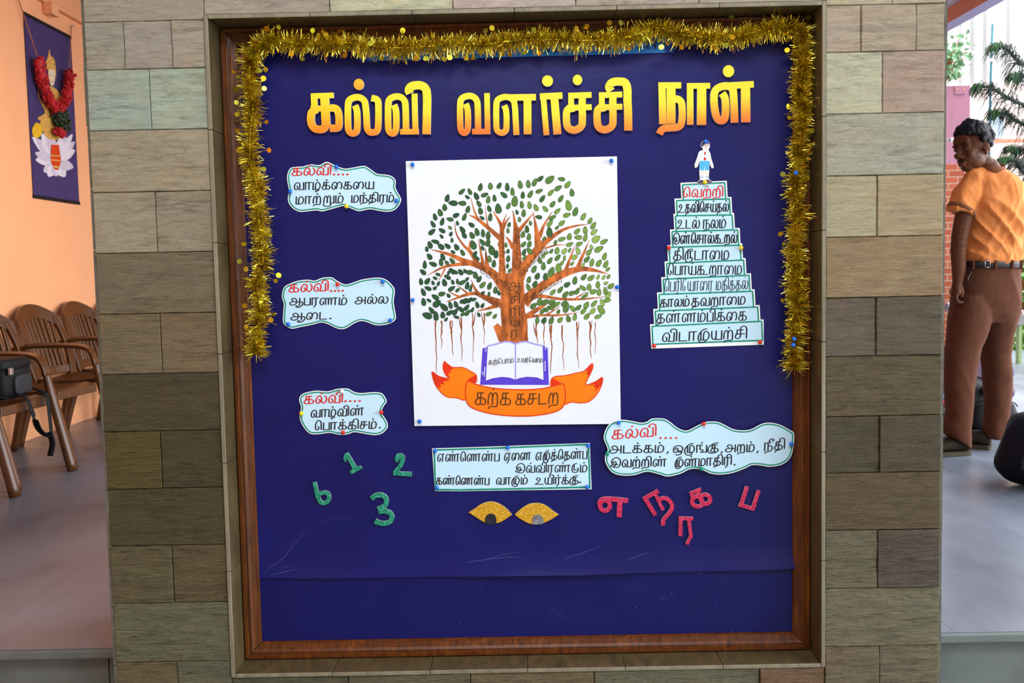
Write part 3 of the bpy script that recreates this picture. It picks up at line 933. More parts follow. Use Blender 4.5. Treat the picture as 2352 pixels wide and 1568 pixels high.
def speech_card(label, f, outline, lines, Y=YB - 0.0022, ins=3.7, bw=3.0):
    pts = spline(mapped(f, outline), 5, True)
    c = Flat(Y)
    c.poly(pts, 0, 0, 0.0008, 0)
    card = c.build('speech_card', [M_CARDEDGE])
    tag(card, label, 'paper card', 'wavy edged speech cards')
    ip = inset(pts, ins)
    fa = Flat(Y); fa.poly(ip, 0, 0.0002)
    fa.build('card_face', M_CARD, card)
    b = Flat(Y); b.strip(ip, bw, 0, 0.0004, closed=True)
    b.build('border', M_GREEN, card)
    for nm, m, rows in lines:
        for (s, x0, y0, x1, y1, h, w) in rows:
            t = Flat(Y)
            if s == '....':
                for k in range(4):
                    t.dot((x0 + (x1 - x0) * k / 3, y0 + (y1 - y0) * k / 3), w * 0.62, w * 0.45, 0, 0.0006, rot=-0.3, n=10)
            else:
                write(t, s, x0, y0, x1, y1, h, w, 0, 0.0006)
            t.build(nm, m, card)
    return card

f1 = crop(640, 360, 7.84)
def L(f, s, x0, y0, x1, y1, h, w=3.3):
    a, b = f(x0, y0), f(x1, y1)
    k = f(0, 0); k2 = f(0, h)
    return (s, a[0], a[1], b[0], b[1], k2[1] - k[1], w)
S1 = [(205, 210), (330, 180), (430, 175), (580, 135), (730, 150), (840, 95), (900, 98), (1010, 150), (1180, 210), (1330, 195), (1500, 165), (1570, 170), (1680, 240), (1780, 305), (1960, 325), (2060, 365), (2110, 440), (2105, 560), (2190, 720), (2205, 790), (2150, 900), (2060, 970), (1950, 990), (1820, 975), (1640, 945), (1450, 978), (1330, 940), (1180, 885), (1080, 905), (940, 945), (780, 982), (680, 965), (490, 985), (380, 990), (270, 940), (190, 850), (165, 740), (185, 600), (150, 370)]
speech_card('wavy pale blue card, topmost of the three at the left of the tree poster', f1, S1, [
    ('heading', M_RED, [L(f1, 'கல்வி', 245, 340, 945, 318, 132, 3.6), L(f1, '....', 1000, 320, 1240, 318, 10, 5)]),
    ('lettering', M_BLACK, [L(f1, 'வாழ்க்கையை', 280, 592, 1712, 575, 126), L(f1, 'மாற்றும்', 312, 850, 1165, 826, 128), L(f1, 'மந்திரம்', 1312, 820, 2075, 806, 122)])])
f2 = crop(630, 620, 7.84)
S2 = [(175, 310), (290, 240), (420, 195), (600, 172), (730, 190), (860, 140), (1030, 130), (1130, 190), (1270, 258), (1400, 230), (1560, 175), (1700, 150), (1870, 135), (2010, 170), (2120, 270), (2170, 370), (2150, 560), (2165, 680), (2190, 830), (2175, 900), (2080, 965), (1920, 995), (1800, 985), (1650, 930), (1550, 920), (1440, 960), (1310, 1040), (1210, 1065), (1100, 1040), (980, 980), (850, 945), (680, 985), (500, 1020), (310, 1055), (190, 990), (155, 920), (165, 700), (170, 600), (135, 470)]
speech_card('wavy pale blue card, middle of the three at the left of the tree poster', f2, S2, [
    ('heading', M_RED, [L(f2, 'கல்வி', 268, 400, 978, 370, 134, 3.6), L(f2, '....', 1025, 378, 1232, 372, 10, 5)]),
    ('lettering', M_BLACK, [L(f2, 'ஆபரணம்', 280, 630, 1308, 620, 122), L(f2, 'அல்ல', 1455, 610, 2045, 596, 122), L(f2, 'ஆடை', 300, 902, 945, 880, 122), L(f2, '.', 995, 876, 1030, 872, 100, 4.5)])])
f3 = crop(670, 880, 9.8)
S3 = [(210, 265), (310, 210), (550, 165), (800, 180), (1000, 130), (1120, 115), (1270, 120), (1400, 190), (1560, 220), (1800, 200), (1960, 205), (2060, 250), (2140, 400), (2080, 500), (2030, 600), (2030, 680), (2110, 800), (2160, 910), (2150, 1010), (2060, 1110), (1960, 1155), (1850, 1165), (1700, 1145), (1420, 1100), (1280, 1140), (1150, 1162), (1000, 1145), (850, 1115), (600, 1145), (420, 1135), (300, 1030), (210, 880), (180, 780), (180, 680), (210, 540), (165, 370)]
speech_card('wavy pale blue card, lowest of the three, above the green numerals', f3, S3, [
    ('heading', M_RED, [L(f3, 'கல்வி', 282, 460, 1150, 425, 164, 3.6), L(f3, '....', 1212, 402, 1530, 398, 10, 5)]),
    ('lettering', M_BLACK, [L(f3, 'வாழ்வின்', 435, 765, 1625, 712, 160), L(f3, 'பொக்கிசம்', 530, 1050, 1910, 1012, 158), L(f3, '.', 1968, 1002, 2005, 998, 100, 4.5)])])
f4 = crop(1370, 940, 5.004)
S4 = [(130, 190), (190, 140), (300, 118), (420, 135), (510, 152), (580, 140), (640, 105), (770, 105), (850, 145), (940, 215), (1040, 242), (1150, 190), (1250, 145), (1380, 140), (1470, 175), (1570, 225), (1680, 240), (1780, 225), (1900, 165), (2000, 152), (2120, 180), (2230, 240), (2268, 270), (2270, 380), (2235, 540), (2140, 630), (2000, 658), (1900, 645), (1790, 640), (1700, 680), (1560, 730), (1420, 748), (1310, 735), (1200, 690), (1080, 685), (960, 740), (820, 770), (720, 745), (580, 715), (430, 755), (280, 757), (170, 715), (105, 610), (100, 520), (130, 460), (85, 340), (95, 260)]
YP = lambda px, py: YB - 0.0022 - 0.0085 * max(0.0, (py - 365) / 612)          # the poster leans out towards its foot
Y4 = YP(0, 985) - 0.0012
speech_card('long wavy card at the lower right, overlapping the poster corner', f4, S4, [
    ('heading', M_RED, [L(f4, 'கல்வி', 182, 342, 688, 302, 98, 3.6), L(f4, '....', 735, 328, 915, 328, 10, 5)]),
    ('lettering', M_BLACK, [L(f4, 'அடக்கம்,', 152, 502, 835, 490, 82), L(f4, 'ஒழுங்கு,', 882, 498, 1455, 488, 82), L(f4, 'அறம்,', 1482, 488, 1866, 482, 82), L(f4, 'நீதி', 1930, 475, 2165, 450, 88),
                            L(f4, 'இவற்றின்', 160, 662, 805, 652, 82), L(f4, 'முன்மாதிரி', 905, 658, 1552, 634, 84), L(f4, '.', 1575, 638, 1600, 636, 60, 4.5)])], Y=Y4)

# couplet card ------------------------------------------------------------
f5 = crop(970, 1000, 5.6)
def couplet():
    Y = YB - 0.0022
    q = mapped(f5, [(125, 165), (700, 148), (1400, 122), (2155, 95), (2166, 400), (2178, 690), (1300, 702), (500, 715), (160, 712), (143, 440)])
    c = Flat(Y); c.poly(q, 0, 0, 0.0008)
    o = c.build('couplet_card', M_CARDEDGE)
    tag(o, 'rectangular pale blue card with three black lines above the golden eyes', 'paper card')
    a = Flat(Y); a.poly(mapped(f5, [(140, 180), (700, 165), (1400, 140), (2140, 112), (2152, 400), (2162, 676), (1300, 690), (500, 702), (172, 698), (155, 440)]), 0, 0.0002)
    a.build('card_face', M_CARD, o)
    b = Flat(Y)
    for p in ([(140, 186), (1000, 158), (2142, 112)], [(2135, 112), (2148, 400), (2155, 682)], [(2165, 662), (1300, 682), (500, 698), (165, 694)], [(152, 180), (160, 440), (172, 700)]):
        b.strip(mapped(f5, p), 4.0, 0, 0.0004)
    b.build('border', M_GREEN, o)
    for r in [L(f5, 'எண்ணென்ப', 195, 332, 990, 325, 92, 2.9), L(f5, 'ஏனை', 1055, 322, 1395, 308, 92, 2.9), L(f5, 'எழுத்தென்ப', 1460, 316, 2118, 294, 96, 2.9),
              L(f5, 'இவ்விரண்டும்', 1198, 474, 2118, 466, 88, 2.9),
              L(f5, 'கண்ணென்ப', 182, 628, 858, 630, 84, 2.9), L(f5, 'வாழும்', 952, 626, 1352, 622, 84, 2.9), L(f5, 'உயிர்க்கு', 1448, 626, 2002, 620, 84, 2.9), L(f5, '.', 2010, 604, 2045, 602, 60, 4.5)]:
        t = Flat(Y); write(t, *r, 0, 0.0006); t.build('lettering', M_BLACK, o)
couplet()

# staircase of virtues ------------------------------------------------------
fA, fB = crop(1470, 310, 5.058), crop(1470, 580, 6.532)
def stairs():
    Y = YB - 0.0022
    tl = [fA(470, 555), fA(400, 738), fA(388, 915), fA(348, 1098), fA(315, 1280), fA(285, 1468), fB(318, 370), fB(255, 597), fB(198, 845), fB(150, 1075), fB(170, 1440)]
    tr = [fA(1008, 530), fA(1062, 718), fA(1093, 905), fA(1158, 1078), fA(1187, 1257), fA(1227, 1428), fB(1665, 308), fB(1720, 550), fB(1795, 785), fB(1855, 1000), fB(1857, 1380)]
    def on(k, x):                                # top line of step k at x
        t = (x - tl[k][0]) / (tr[k][0] - tl[k][0])
        return tl[k][1] + t * (tr[k][1] - tl[k][1])
    left, right = [], []
    for k in range(10):
        dx = 2.0
        left += [tl[k], (tl[k][0] + dx, on(k + 1, tl[k][0] + dx))]
        right += [tr[k], (tr[k][0] + dx, on(k + 1, tr[k][0] + dx))]
    left[-1], right[-1] = tl[10], tr[10]
    c = Flat(Y); c.poly(left + right[::-1], 0, 0, 0.0008)
    o = c.build('staircase_chart', M_CARDEDGE)
    tag(o, 'tall stepped paper chart of ten labelled steps at the right of the poster', 'paper chart')
    words = [(fA, M_RED, [('வெற்றி', 505, 722, 965, 712, 88, 3.2)]),
             (fA, M_BLACK, [('உதவிசெய்தல்', 440, 900, 1028, 886, 92, 3.0)]),
             (fA, M_BLACK, [('உடல்', 425, 1085, 690, 1082, 96, 3.0), ('நலம்', 735, 1086, 995, 1076, 98, 3.0)]),
             (fA, M_BLACK, [('இன்சொல்கூறல்', 375, 1264, 1125, 1252, 96, 3.2)]),
             (fA, M_BLACK, [('திருடாமை', 388, 1450, 1032, 1444, 102, 3.2)]),
             (fB, M_BLACK, [('பொய்கூறாமை', 420, 332, 1525, 322, 128, 3.0)]),
             (fB, M_BLACK, [('பெரியோரை', 368, 580, 1088, 566, 140, 2.0), ('மதித்தல்', 1140, 560, 1616, 545, 132, 2.0)]),
             (fB, M_BLACK, [('காலம்', 305, 818, 738, 800, 112, 3.2), ('தவறாமை', 775, 802, 1578, 772, 116, 3.2)]),
             (fB, M_BLACK, [('தன்னம்பிக்கை', 250, 1052, 1598, 1012, 128, 3.2)]),
             (fB, M_BLACK, [('விடாமுயற்சி', 335, 1335, 1605, 1285, 130, 3.4)])]
    names = ['topmost step with red lettering', None, None, None, None, None, 'step with thin pen lettering', None, None, None]
    for k in range(10):
        i = 4.6
        a0, a1 = (tl[k][0] + i, on(k, tl[k][0]) + i), (tr[k][0] - i, on(k, tr[k][0]) + i)
        b0, b1 = (tl[k][0] + i + 2, on(k + 1, tl[k][0]) + (i if k < 9 else -10)), (tr[k][0] - i + 2, on(k + 1, tr[k][0]) + (i if k < 9 else -10))
        s = Flat(Y); s.poly([a0, a1, b1, b0], 0, 0.0002)
        st = s.build('step', M_CARD, o)
        if names[k]: st['label'] = names[k]
        b = Flat(Y)
        for p, q in ((a0, a1), (a1, b1), (a0, b0)) + (((b0, b1),) if k == 9 else ()):
            b.strip([p, q], 3.4, 0, 0.0004)
        b.build('border', M_GREEN, st)
        f, m, rows = words[k]
        for r in rows:
            t = Flat(Y); write(t, *L(f, *r), 0, 0.0006); t.build('lettering', m, st)
stairs()
# ------------------------------------------------------------------ foam title letters
def foam_face():
    t = NT('sprayed_yellow_orange_foam')
    g = t.n('ShaderNodeNewGeometry')
    sx = t.n('ShaderNodeSeparateXYZ'); t.l(g.outputs['Position'], sx.inputs[0])
    at = t.n('ShaderNodeAttribute', attribute_name='spray')
    n = t.noise(t.coords(), 120, 3, 0.6)
    ad = t.n('ShaderNodeMath', operation='MULTIPLY_ADD')
    t.l(n, ad.inputs[0]); ad.inputs[1].default_value = 0.22
    t.l(at.outputs['Fac'], ad.inputs[2])
    c = t.ramp(ad.outputs[0], [(0.06, lin((252, 112, 12))), (0.24, lin((252, 142, 8))), (0.45, lin((250, 188, 8))), (0.70, lin((246, 226, 22)))])
    t.l(c, t.b.inputs['Base Color'])
    t.b.inputs['Roughness'].default_value = 0.42
    t.bump(t.noise(t.coords(), 260, 3, 0.6), 0.5, 0.002)
    return t.m
M_FOAM, M_FOAMSIDE = foam_face(), mat('white_foam_edge', (226, 222, 220), 0.7, var=0.04)
fT1, fT2 = crop(680, 140, 4.2), crop(1220, 130, 4.2)
def foam_letter(label, f, strokes, sc_, spray=(0.0, 1.0), dots=(), depth=0.0085, mats=None, name='foam_letter', cat='letter', group='foam letters of the title'):
    fl = Flat(YB - 0.003 - depth)
    k = 0
    for kind, w, pts in strokes:
        p = [f(x, y) for x, y in pts]
        if kind == 'c': p = spline(p, 6)
        if kind == 'r': p = spline(p, 6, True)
        if kind == 'p':
            fl.poly(p, 0, k * 0.00012, depth, 1)
        else:
            fl.strip(p, w / sc_, 0, k * 0.00012, closed=(kind == 'r'), thick=depth, side=1)
        k += 1
    for (x, y, rx, ry) in dots:
        fl.dot(f(x, y), rx / sc_, ry / sc_, 0, 0, depth, 1, 22)
    o = fl.build(name, mats or [M_FOAM, M_FOAMSIDE])
    if mats is None:
        zs = [v.co.z for v in o.data.vertices]
        z0, z1 = min(zs), max(zs)
        a = o.data.attributes.new('spray', 'FLOAT', 'POINT')
        a.data.foreach_set('value', [spray[0] + (spray[1] - spray[0]) * (z - z0) / (z1 - z0) for z in zs])
    tag(o, label, cat, group)
    return o
T4 = 4.2
foam_letter('first foam letter of the first title word, square box over a loop', fT1, [
    ('l', 52, [(142, 338), (362, 330)]), ('l', 62, [(172, 330), (178, 460)]), ('l', 84, [(274, 330), (290, 640)]), ('l', 56, [(140, 462), (390, 452)]),
    ('c', 74, [(200, 465), (150, 500), (145, 590), (175, 645), (235, 660), (280, 640), (288, 600)]), ('c', 70, [(330, 452), (385, 460), (410, 510), (414, 610), (395, 645), (326, 648)])], T4, (0.05, 0.72))
SPIR = lambda l, i, m, top, bot, inT, x2, y2: [(i - 22, inT - 12), (i - 6, inT + 30), (i, inT + 90), (i, bot - 90), (i - 8, bot - 35), ((l + i) / 2, bot - 14), (l + 8, bot - 40), (l, bot - 110), (l, top + 110), (l + 14, top + 52), ((l + m) / 2 - 20, top + 26), ((l + m) / 2 + 30, top + 28), (m - 14, top + 60), (m, top + 130), (x2, y2)]
foam_letter('second foam letter of the first title word, two tall loops', fT1, [
    ('c', 62, SPIR(500, 590, 672, 325, 712, 440, 682, 560)[:-1] + [(680, 560), (684, 640), (706, 682), (738, 688), (776, 676), (792, 620), (794, 430), (780, 372), (726, 356)])], T4, (0.05, 0.95))
foam_letter('orange foam dot above the second letter of the first title word', fT1, [], T4, (0.2, 0.35), [(605, 225, 50, 54)], name='foam_dot', cat='dot')
foam_letter('third foam letter of the first title word, with a tall hooked stem', fT1, [
    ('c', 62, SPIR(888, 966, 1056, 318, 712, 435, 1060, 670)), ('l', 52, [(1004, 682), (1184, 682)]), ('l', 56, [(1142, 314), (1152, 706)]),
    ('c', 80, [(1098, 312), (1088, 278), (1110, 246), (1155, 234), (1205, 236), (1246, 262), (1263, 330), (1262, 540), (1258, 706)])], T4, (0.12, 1.1))
foam_letter('first foam letter of the second title word, with a small white tear', fT1, [
    ('c', 60, SPIR(1583, 1658, 1752, 312, 706, 425, 1756, 670)), ('l', 52, [(1698, 680), (1872, 680)]), ('l', 54, [(1842, 310), (1848, 704)])], T4, (-0.12, 0.85))
foam_letter('second foam letter of the second title word, loop with two straight legs', fT1, [
    ('c', 58, SPIR(1932, 2030, 2112, 322, 706, 440, 2122, 560)[:-1] + [(2116, 520), (2126, 712)]), ('l', 62, [(2060, 352), (2314, 348)]), ('l', 76, [(2232, 350), (2234, 706)])], T4, (0.1, 1.1))
foam_letter('third foam letter of the second title word, a plain slanting arch', fT2, [
    ('l', 56, [(116, 370), (148, 756)]), ('l', 62, [(84, 385), (302, 374)]), ('l', 76, [(222, 380), (254, 748)])], T4, (0.05, 1.1))
foam_letter('yellow foam dot above the plain arch letter of the second title word', fT2, [], T4, (0.95, 1.1), [(158, 234, 53, 54)], name='foam_dot', cat='dot')
CH = lambda dx, dy: [('l', 55, [(358 + dx, 376 + dy), (583 + dx, 368 + dy)]), ('l', 56, [(386 + dx, 360 + dy), (386 + dx, 480 + dy)]), ('l', 55, [(345 + dx, 494 + dy), (584 + dx, 486 + dy)]),
                     ('c', 70, [(494 + dx, 356 + dy), (492 + dx, 460 + dy), (494 + dx, 600 + dy), (484 + dx, 670 + dy), (420 + dx, 708 + dy), (355 + dx, 680 + dy), (340 + dx, 590 + dy), (352 + dx, 512 + dy), (420 + dx, 494 + dy)])]
foam_letter('fourth foam letter of the second title word, box over a round loop', fT2, CH(0, 0), T4, (0.05, 1.0))
foam_letter('yellow foam dot above the fourth letter of the second title word', fT2, [], T4, (0.9, 1.05), [(447, 224, 46, 50)], name='foam_dot', cat='dot')
foam_letter('last foam letter of the second title word, boxed loop with hooked stem', fT2, CH(296, -4) + [
    ('c', 78, [(770, 330), (752, 292), (774, 254), (812, 241), (850, 240), (904, 250), (928, 310), (930, 430), (936, 560), (937, 712)])], T4, (0.0, 1.0))
foam_letter('first foam letter of the third title word, with a tail swept to the left', fT2, [
    ('l', 60, [(1228, 278), (1448, 276)]), ('l', 68, [(1262, 250), (1270, 650)]), ('l', 86, [(1350, 260), (1350, 646)]),
    ('c', 68, [(1350, 425), (1405, 408), (1448, 440), (1458, 520), (1456, 610), (1436, 668), (1385, 684), (1305, 688), (1262, 704), (1238, 746)])], T4, (-0.1, 0.95))
foam_letter('second foam letter of the third title word, a plain upright arch', fT2, [
    ('l', 62, [(1534, 256), (1536, 656)]), ('l', 54, [(1505, 282), (1727, 280)]), ('l', 88, [(1646, 270), (1644, 658)])], T4, (0.05, 1.1))
foam_letter('last foam letter of the third title word, fat loop with two legs', fT2, [
    ('c', 72, [(1842, 352), (1866, 390), (1876, 450), (1874, 570), (1850, 614), (1805, 604), (1778, 540), (1764, 420), (1776, 330), (1830, 290), (1900, 284), (1942, 310), (1954, 380), (1964, 636)]), ('l', 64, [(1900, 280), (2148, 266)]), ('l', 88, [(2068, 262), (2072, 632)])], T4, (-0.1, 0.95))
foam_letter('yellow foam dot above the last letter of the title', fT2, [], T4, (0.95, 1.1), [(1905, 140, 54, 58)], name='foam_dot', cat='dot')

# ------------------------------------------------------------------ glitter numerals and letters, golden eyes
M_GG = glitter('green_glitter_foam', (0, 110, 84), (8, 146, 108), (120, 232, 204))
M_PG = glitter('pink_glitter_foam', (172, 16, 62), (208, 28, 84), (246, 112, 140))
M_YG = glitter('gold_glitter_foam', (196, 140, 8), (216, 164, 14), (250, 232, 120))
fN, fK = crop(690, 1020, 7.467), crop(1350, 1090, 5.47)
def num(label, strokes):
    return foam_letter(label, fN, strokes, 7.467, depth=0.003, mats=[M_GG, M_FOAMSIDE], name='glitter_numeral', cat='numeral', group='green glitter numerals')
num('green glitter numeral 1, leaning to the left', [('p', 0, [(820, 138), (968, 385), (1030, 365), (1062, 415), (875, 515), (843, 462), (895, 430), (805, 245), (773, 318), (735, 245), (760, 165)])])
num('green glitter numeral 2', [('p', 0, [(1590, 530), (1590, 460), (1650, 400), (1700, 320), (1722, 262), (1705, 245), (1685, 290), (1650, 322), (1625, 280), (1620, 215), (1660, 160), (1740, 155), (1795, 210), (1790, 290), (1750, 380), (1690, 465), (1912, 475), (1908, 555)])])
num('green glitter numeral 6, leftmost of the numerals', [('c', 70, [(242, 648), (270, 780), (298, 900), (340, 985), (405, 1010), (470, 975), (492, 905), (470, 848), (410, 828), (320, 850)])])
num('green glitter numeral 3, lowest and largest of the numerals', [('c', 84, [(1212, 935), (1290, 880), (1380, 868), (1455, 910), (1475, 985), (1440, 1060), (1325, 1115)]), ('c', 84, [(1335, 1155), (1440, 1145), (1530, 1175), (1572, 1245), (1535, 1325), (1440, 1358), (1345, 1345), (1278, 1312)])])
def ltr(label, strokes):
    return foam_letter(label, fK, strokes, 5.47, depth=0.003, mats=[M_PG, M_FOAMSIDE], name='glitter_letter', cat='letter', group='pink glitter letters')
ltr('pink glitter letter with a round eye under a flat bar, leftmost of the pink letters', [('r', 52, [(217, 322), (262, 343), (280, 390), (258, 436), (217, 453), (172, 434), (154, 388), (174, 342)]), ('c', 60, [(152, 378), (160, 330), (212, 306), (310, 307), (508, 326)]), ('l', 66, [(404, 345), (395, 533)])])
ltr('pink glitter letter with a long tail, tilted, second from the left', [('l', 50, [(886, 200), (696, 308)]), ('l', 52, [(720, 296), (850, 506)]), ('l', 42, [(850, 240), (946, 444)]), ('c', 50, [(890, 318), (945, 294), (1002, 305), (1050, 360), (1058, 420), (1020, 485), (966, 545), (945, 590), (952, 636)])])
ltr('small pink glitter letter with two loops, third from the left', [('l', 46, [(1284, 240), (1426, 180)]), ('l', 42, [(1298, 228), (1322, 300)]), ('l', 46, [(1378, 205), (1424, 330)]), ('r', 50, [(1385, 272), (1428, 300), (1440, 350), (1420, 388), (1375, 398), (1325, 375), (1312, 325), (1340, 285)]), ('c', 50, [(1415, 262), (1475, 248), (1525, 272), (1538, 320), (1508, 360), (1445, 366)])])
ltr('pink glitter letter shaped like a bent arch, lowest of the pink letters', [('l', 48, [(1165, 772), (1167, 524)]), ('l', 46, [(1143, 546), (1326, 552)]), ('l', 44, [(1268, 550), (1298, 785)]), ('l', 42, [(1298, 770), (1245, 872)])])
ltr('pink glitter letter shaped like an open square, rightmost of the pink letters', [('l', 50, [(2002, 148), (1926, 385)]), ('l', 48, [(1898, 372), (2086, 432)]), ('l', 50, [(2070, 440), (2148, 196)])])
M_PUPIL = mat('dark_foil_pupil', (46, 48, 58), 0.3, var=0.5, scale=60, metal=0.3)
M_PUPIL2 = mat('worn_foil_pupil', (132, 136, 140), 0.35, var=0.7, scale=70, metal=0.3)
def eye(label, pts, pup, m):
    fl = Flat(YB - 0.006)
    fl.poly(spline(mapped(f5, pts), 4, True), 0, 0, 0.003, 1)
    o = fl.build('golden_eye', [M_YG, M_FOAMSIDE])
    tag(o, label, 'eye cutout', 'golden eye cutouts')
    p = Flat(YB - 0.006); p.poly(spline(mapped(f5, pup), 4, True), 0, 0.0012, 0.0012)
    p.build('pupil', m, o)
eye('golden glitter eye cutout with a dark pupil, the left one', [(600, 990), (605, 982), (680, 935), (760, 880), (850, 852), (940, 856), (1040, 905), (1110, 965), (1148, 1010), (1146, 1022), (1090, 1060), (1020, 1105), (940, 1130), (850, 1134), (790, 1110), (700, 1055)],
    [(808, 1110), (812, 1060), (840, 1015), (885, 1002), (930, 1020), (952, 1070), (948, 1128), (900, 1138), (840, 1135)], M_PUPIL)
eye('golden glitter eye cutout with a worn silver pupil, the right one', [(1752, 1018), (1748, 1012), (1680, 965), (1600, 905), (1520, 872), (1440, 868), (1360, 885), (1280, 935), (1220, 985), (1196, 1012), (1200, 1026), (1260, 1070), (1340, 1115), (1420, 1140), (1500, 1140), (1580, 1115), (1680, 1065)],
    [(1420, 1130), (1414, 1080), (1436, 1030), (1480, 1014), (1530, 1030), (1558, 1080), (1552, 1128), (1510, 1140), (1460, 1142)], M_PUPIL2)

# ------------------------------------------------------------------ the tree poster
g1, g2 = crop(920, 340, 4.356), crop(920, 640, 4.481)
def poster():
    fl = Flat(YP)
    fl.poly([(932, 370), (1417, 359), (1426, 973), (952, 978)], 0, 0, 0.0007)
    o = fl.build('tree_poster', [M_POSTER])
    tag(o, 'large white poster with a painted brown and green tree and a ribbon banner', 'poster')
    bk = Flat(YP)
    def limb(f, s, pts):
        q = spline([(*f(p[0], p[1]), p[2] / s) for p in pts], 5)
        bk.strip([(p[0], p[1]) for p in q], [max(0.6, p[2]) for p in q], 0, 0.0003)
    s1, s2 = 4.356, 4.481
    limb(g2, s2, [(1170, 660, 292), (1172, 560, 272), (1172, 450, 268), (1155, 330, 250), (1155, 200, 246), (1150, 60, 240), (1140, -60, 230)])
    bk.poly(mapped(g2, [(955, 492), (1000, 455), (1045, 500), (1045, 650), (1012, 645), (985, 570)]), 0, 0.0003)
    A = [[(1020, 1330, 84), (1015, 1150, 60), (1010, 960, 58), (1015, 840, 46), (1002, 760, 34), (925, 632, 6)], [(1022, 800, 32), (1032, 735, 18), (1062, 658, 4)], [(1025, 810, 30), (1060, 732, 18), (1098, 685, 4)],
         [(1000, 905, 50), (880, 800, 38), (770, 710, 28), (684, 668, 6)], [(778, 715, 22), (737, 625, 14), (703, 495, 4)], [(880, 795, 16), (860, 700, 10), (848, 565, 3)],
         [(1165, 1330, 130), (1165, 1150, 98), (1160, 960, 76), (1158, 830, 60), (1142, 735, 28), (1125, 625, 6)], [(1172, 840, 46), (1240, 758, 30), (1325, 655, 6)], [(1128, 1000, 46), (1090, 930, 28), (1055, 885, 8)],
         [(1170, 1320, 130), (1240, 1180, 92), (1380, 1005, 80), (1480, 915, 52), (1620, 820, 30), (1760, 776, 18), (1870, 762, 4)], [(1378, 1000, 74), (1365, 860, 50), (1345, 740, 22), (1325, 630, 4)], [(1390, 890, 46), (1440, 760, 22), (1520, 632, 4)],
         [(1450, 1000, 20), (1560, 970, 12), (1655, 968, 3)], [(1230, 1530, 96), (1400, 1390, 82), (1600, 1270, 80), (1780, 1212, 55), (1920, 1218, 36), (2075, 1258, 4)], [(1650, 1235, 42), (1690, 1120, 25), (1750, 968, 3)], [(1768, 1205, 42), (1820, 1080, 28), (1890, 920, 3)],
         [(1040, 1400, 115), (930, 1258, 78), (800, 1180, 66), (640, 1130, 50), (480, 1060, 32), (305, 1015, 5)], [(700, 1152, 46), (560, 1165, 32), (430, 1190, 25), (265, 1275, 3)], [(447, 1200, 18), (415, 1265, 13), (372, 1335, 3)],
         [(770, 1155, 46), (700, 1040, 35), (630, 970, 22), (560, 860, 14), (540, 730, 3)], [(686, 1012, 24), (690, 960, 14), (698, 922, 3)], [(828, 1165, 34), (805, 1050, 20), (778, 908, 3)], [(868, 1190, 44), (856, 1080, 22), (850, 995, 3)]]
    for a in A: limb(g1, s1, a)
    B = [[(1080, 270, 80), (960, 230, 78), (860, 185, 46), (770, 150, 35), (660, 170, 28), (560, 205, 18), (465, 238, 3)], [(602, 182, 22), (540, 155, 12), (493, 132, 3)], [(690, 152, 22), (640, 110, 14), (578, 65, 3)], [(800, 155, 36), (760, 90, 22), (728, 8, 4)], [(1000, 268, 52), (920, 300, 30), (780, 335, 4)],
         [(1280, 262, 90), (1360, 185, 60), (1480, 182, 35), (1640, 207, 28), (1850, 210, 22), (2110, 185, 4)], [(1790, 208, 15), (1850, 170, 13), (1905, 135, 3)], [(1285, 395, 50), (1400, 320, 45), (1515, 255, 5)], [(1285, 398, 34), (1450, 376, 22), (1640, 375, 18), (1825, 347, 3)], [(1500, 372, 22), (1570, 330, 14), (1640, 285, 3)]]
    for a in B: limb(g2, s2, a)
    bk.build('painted_trunk', M_BARK, o)
    for i, (x0, y0, x1, y1, w) in enumerate([(357, 438, 372, 966, 20), (424, 432, 420, 716, 22), (512, 432, 540, 786, 22), (628, 398, 628, 850, 20), (745, 352, 750, 856, 18), (860, 352, 858, 672, 16), (1395, 462, 1410, 668, 20), (1478, 462, 1480, 690, 18), (1555, 476, 1548, 978, 22), (1665, 478, 1680, 936, 18), (1812, 445, 1828, 920, 20), (1945, 438, 1965, 822, 22), (2003, 450, 2010, 775, 13)]):
        rt = Flat(YP)
        rr = random.Random(i)
        pts = [(*g2(x0 + (x1 - x0) * k / 7 + rr.uniform(-7, 7), y0 + (y1 - y0) * k / 7), w / s2 * (0.75 - 0.6 * k / 8) * rr.uniform(0.7, 1.3)) for k in range(8)]
        q = spline(pts, 4)
        rt.strip([(p[0], p[1]) for p in q], [max(0.8, p[2]) for p in q], 0, 0.0003)
        if i in (2, 3, 4, 5, 6, 8, 10, 11):
            dx = rr.choice((-1, 1)) * 26
            rt.strip([g2(x0 + dx, y0 - 10), g2(x0 + dx * 0.7, y0 + 60), g2(x0 + (x1 - x0) * .2, y0 + 130)], [0.8, 2.2, 2.6], 0, 0.0003)
        rt.build('painted_root', M_BARKD, o)
